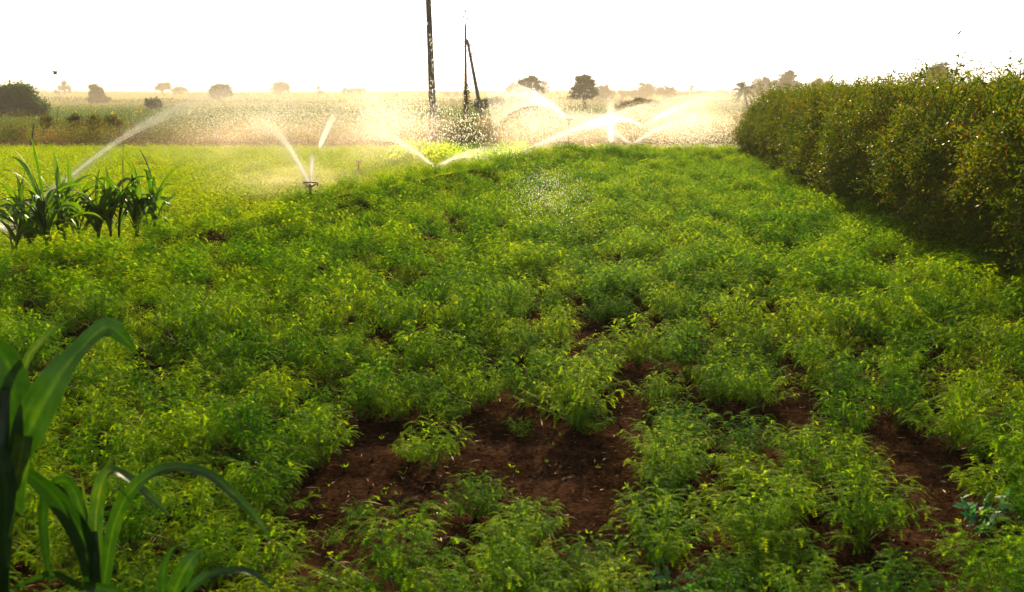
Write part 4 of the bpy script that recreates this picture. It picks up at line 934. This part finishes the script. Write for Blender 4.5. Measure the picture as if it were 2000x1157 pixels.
jet(s2, at_y(955, 291, 24.5), 1.6, 5000, .010, .10, R0, 'short jet to the right of the sprinkler below the thick pole', .8, .2, core=2)
jet(s3, at_y(1420, 188, 33), 1.25, 22000, .012, .24, .0026, 'long jet rising right across the bright water column', .8, .6)
jet(s4, at_y(985, 168, 31), 1.25, 12000, .015, .18, .0026, 'jet rising left from the taller twin stand', .8, .7)
jet(s4, at_y(1165, 224, 35), 1.3, 9000, .05, .25, .0026, 'burst of spray right of the taller twin stand', .8, .2)
jet(s4, at_y(1120, 222, 34.5), 1.0, 6000, .08, .22, .0026, 'bright spray puff over the taller twin stand', .8, .1)
jet(s6, at_y(1191, 168, 35.5), .5, 9000, .07, .14, .0026, 'brightest upright water column in the right middle distance', 1.0, .1, core=12)
jet(s7, at_y(1180, 228, 38), 1.5, 5000, .012, .14, .0026, 'faint jet going left from the distant riser', .8, .2)
jet(s7, at_y(1440, 182, 42), 1.2, 12000, .012, .22, .0026, 'jet rising right from the distant riser toward the palm', .8, .5)
jet(s8, at_y(1375, 228, 36), 1.3, 7000, .012, .16, .0026, 'broken jet rising right at the crop edge', .8, .3, gaps=[(.42, .5, .2)])
jet(s8, at_y(1130, 232, 36), 1.4, 5000, .012, .16, .0026, 'faint jet rising left at the crop edge', .8, .3)
jet(s9, at_y(500, 174, 23), 1.25, 26000, .012, .12, R0, 'long streaked jet rising from the maize clump over the far plot', .75, .30, el=6, core=.4, gaps=[(.16, .42, .45)])
jet(s9, at_y(-60, 430, 14), 1.0, 1500, .012, .08, R0, 'low spray at the left frame edge behind the maize', .8, .05)
jet(sA, at_y(735, 183, 28), 1.4, 12000, .08, .28, .0026, 'white burst of spray in the middle of the coarse spray', 1.2, .5, core=0, tmin=.55)
def coarse(name, n, f, r, label, v, el=3.2):
    u = rng.random((n, 3)); P = f(u); keep = P[:, 2] > gz(P[:, 0], P[:, 1]) + .2; P = P[keep]; V, Fc = drops(P - P[0], np.repeat(np.array([v], float), len(P), 0), r * (.5 + 1.0 * rng.random(len(P))), el, .25)
    tag(link(name, make_mesh(name, V, Fc), M['water'], None, P[0]), label, 'water drops', kind='stuff')
def gau(cpx, cpy, Yd, sx, sy, sd_):
    def f(u):
        n = len(u); c = at_y(cpx, cpy, Yd); k = Yd / F
        return c + np.stack([rng.normal(size=n) * sx * k, rng.normal(size=n) * sd_, rng.normal(size=n) * sy * k], 1)
    return f
coarse('falling_drops', 3600, gau(770, 222, 26, 56, 24, .8), .0046, 'coarse falling drops glinting left of the thick pole', (.5, 0, 1))
coarse('falling_drops', 2300, gau(790, 262, 26, 60, 22, .8), .004, 'lower veil of falling drops left of the thick pole', (.5, 0, 1))
coarse('falling_drops', 140, gau(845, 130, 24, 6, 75, .5), .0055, 'bright drops crossing in front of the thick pole', (.35, 0, 1), 4)
coarse('falling_drops', 520, gau(912, 248, 22, 38, 22, .6), .0055, 'big bright drops falling over the brush between the poles', (-.5, 0, 1))
coarse('falling_drops', 1500, gau(1070, 375, 14, 40, 26, 1.2), .0016, 'glinting drops falling onto the crop right of centre', (.3, 0, -1), 4)
coarse('falling_drops', 8000, gau(470, 235, 24, 75, 26, .9), .0026, 'fine falling veil left of the nearest sprinkler', (.6, 0, -1))
coarse('falling_drops', 7000, gau(580, 215, 25, 60, 22, .9), .0026, 'fine falling veil behind the nearest sprinkler', (.6, 0, -1))
coarse('falling_drops', 9000, gau(1330, 250, 36, 75, 22, 1.5), .005, 'fine falling veil in front of the golden scrub bank', (.6, 0, -1))
coarse('falling_drops', 6000, gau(1060, 235, 33, 45, 26, 1.5), .005, 'fine falling veil beside the taller twin stand', (.6, 0, -1))

def mist(px, py, Yd, rx, ry, rd, dens, label, scale=2.5, aniso=.6):
    k = Yd / F
    import bmesh
    bm = bmesh.new(); bmesh.ops.create_icosphere(bm, subdivisions=3, radius=1.0); me = bpy.data.meshes.new('spray_mist'); bm.to_mesh(me); bm.free()
    o = link('spray_mist', me, mist_mat('spray_mist', dens, scale, aniso=aniso), None, at_y(px, py, Yd)); o.scale = (rx * k, rd, ry * k)
    tag(o, label, 'mist', kind='stuff')
mist(480, 262, 21, 240, 80, 4, .075, 'warm glowing mist drifting behind the nearest sprinkler')
mist(740, 255, 27, 180, 85, 4, .10, 'warm glowing mist round the coarse spray left of the thick pole')
mist(1165, 262, 36, 110, 48, 3, .09, 'bright white mist hanging among the twin stands and the water column')
mist(1330, 240, 38, 160, 60, 4, .085, 'golden mist spread over the right hand scrub bank')
mist(1040, 250, 33, 130, 75, 3.5, .11, 'golden mist between the leaning strut and the twin stands')
mist(560, 345, 18.5, 200, 45, 2.5, .11, 'low mist over the far plot around the nearest sprinkler')

mist(1000, 196, 400, 2600, 92, 330, .0018, 'pale warm haze volume added over the far fields', .6, .35)  # extra haze volume, added to fade the far fields; no spray there
# ------------------------------------------------------------------ haze
hb = MB(); hb.box((0, 640, 9), (1700, 1360, 26)); hm, nt, N, Lk = new_mat('haze')
pv = N.new('ShaderNodeVolumePrincipled'); pv.inputs['Color'].default_value = (1, .93, .84, 1); pv.inputs['Density'].default_value = .0005; pv.inputs['Anisotropy'].default_value = 0.0
ho = N.new('ShaderNodeOutputMaterial'); Lk.new(pv.outputs[0], ho.inputs['Volume'])
tag(link('haze', hb.mesh('haze'), hm), 'pale warm haze filling the air over the fields', 'haze', kind='stuff')

# ------------------------------------------------------------------ camera and render
cam = bpy.data.cameras.new('camera'); cam.lens = F / 2000 * 36; cam.sensor_width = 36; cam.clip_end = 2000; cam.clip_start = .05
co = bpy.data.objects.new('camera', cam); COL.objects.link(co); co.location = (0, 0, CAMZ); co.rotation_euler = (PI / 2 - PITCH, 0, 0)
cam.dof.use_dof = True; cam.dof.focus_distance = 11; cam.dof.aperture_fstop = 4.5
S.camera = co
S.render.engine = 'CYCLES'
c = S.cycles; c.use_denoising = True; c.max_bounces = 6; c.diffuse_bounces = 2; c.glossy_bounces = 2; c.transmission_bounces = 3; c.volume_bounces = 1; c.transparent_max_bounces = 6
c.sample_clamp_indirect = 4; c.volume_step_rate = 2.0; c.volume_max_steps = 128
S.view_settings.view_transform = 'Standard'; S.view_settings.look = 'None'; S.view_settings.gamma = 1; S.view_settings.exposure = 1.45
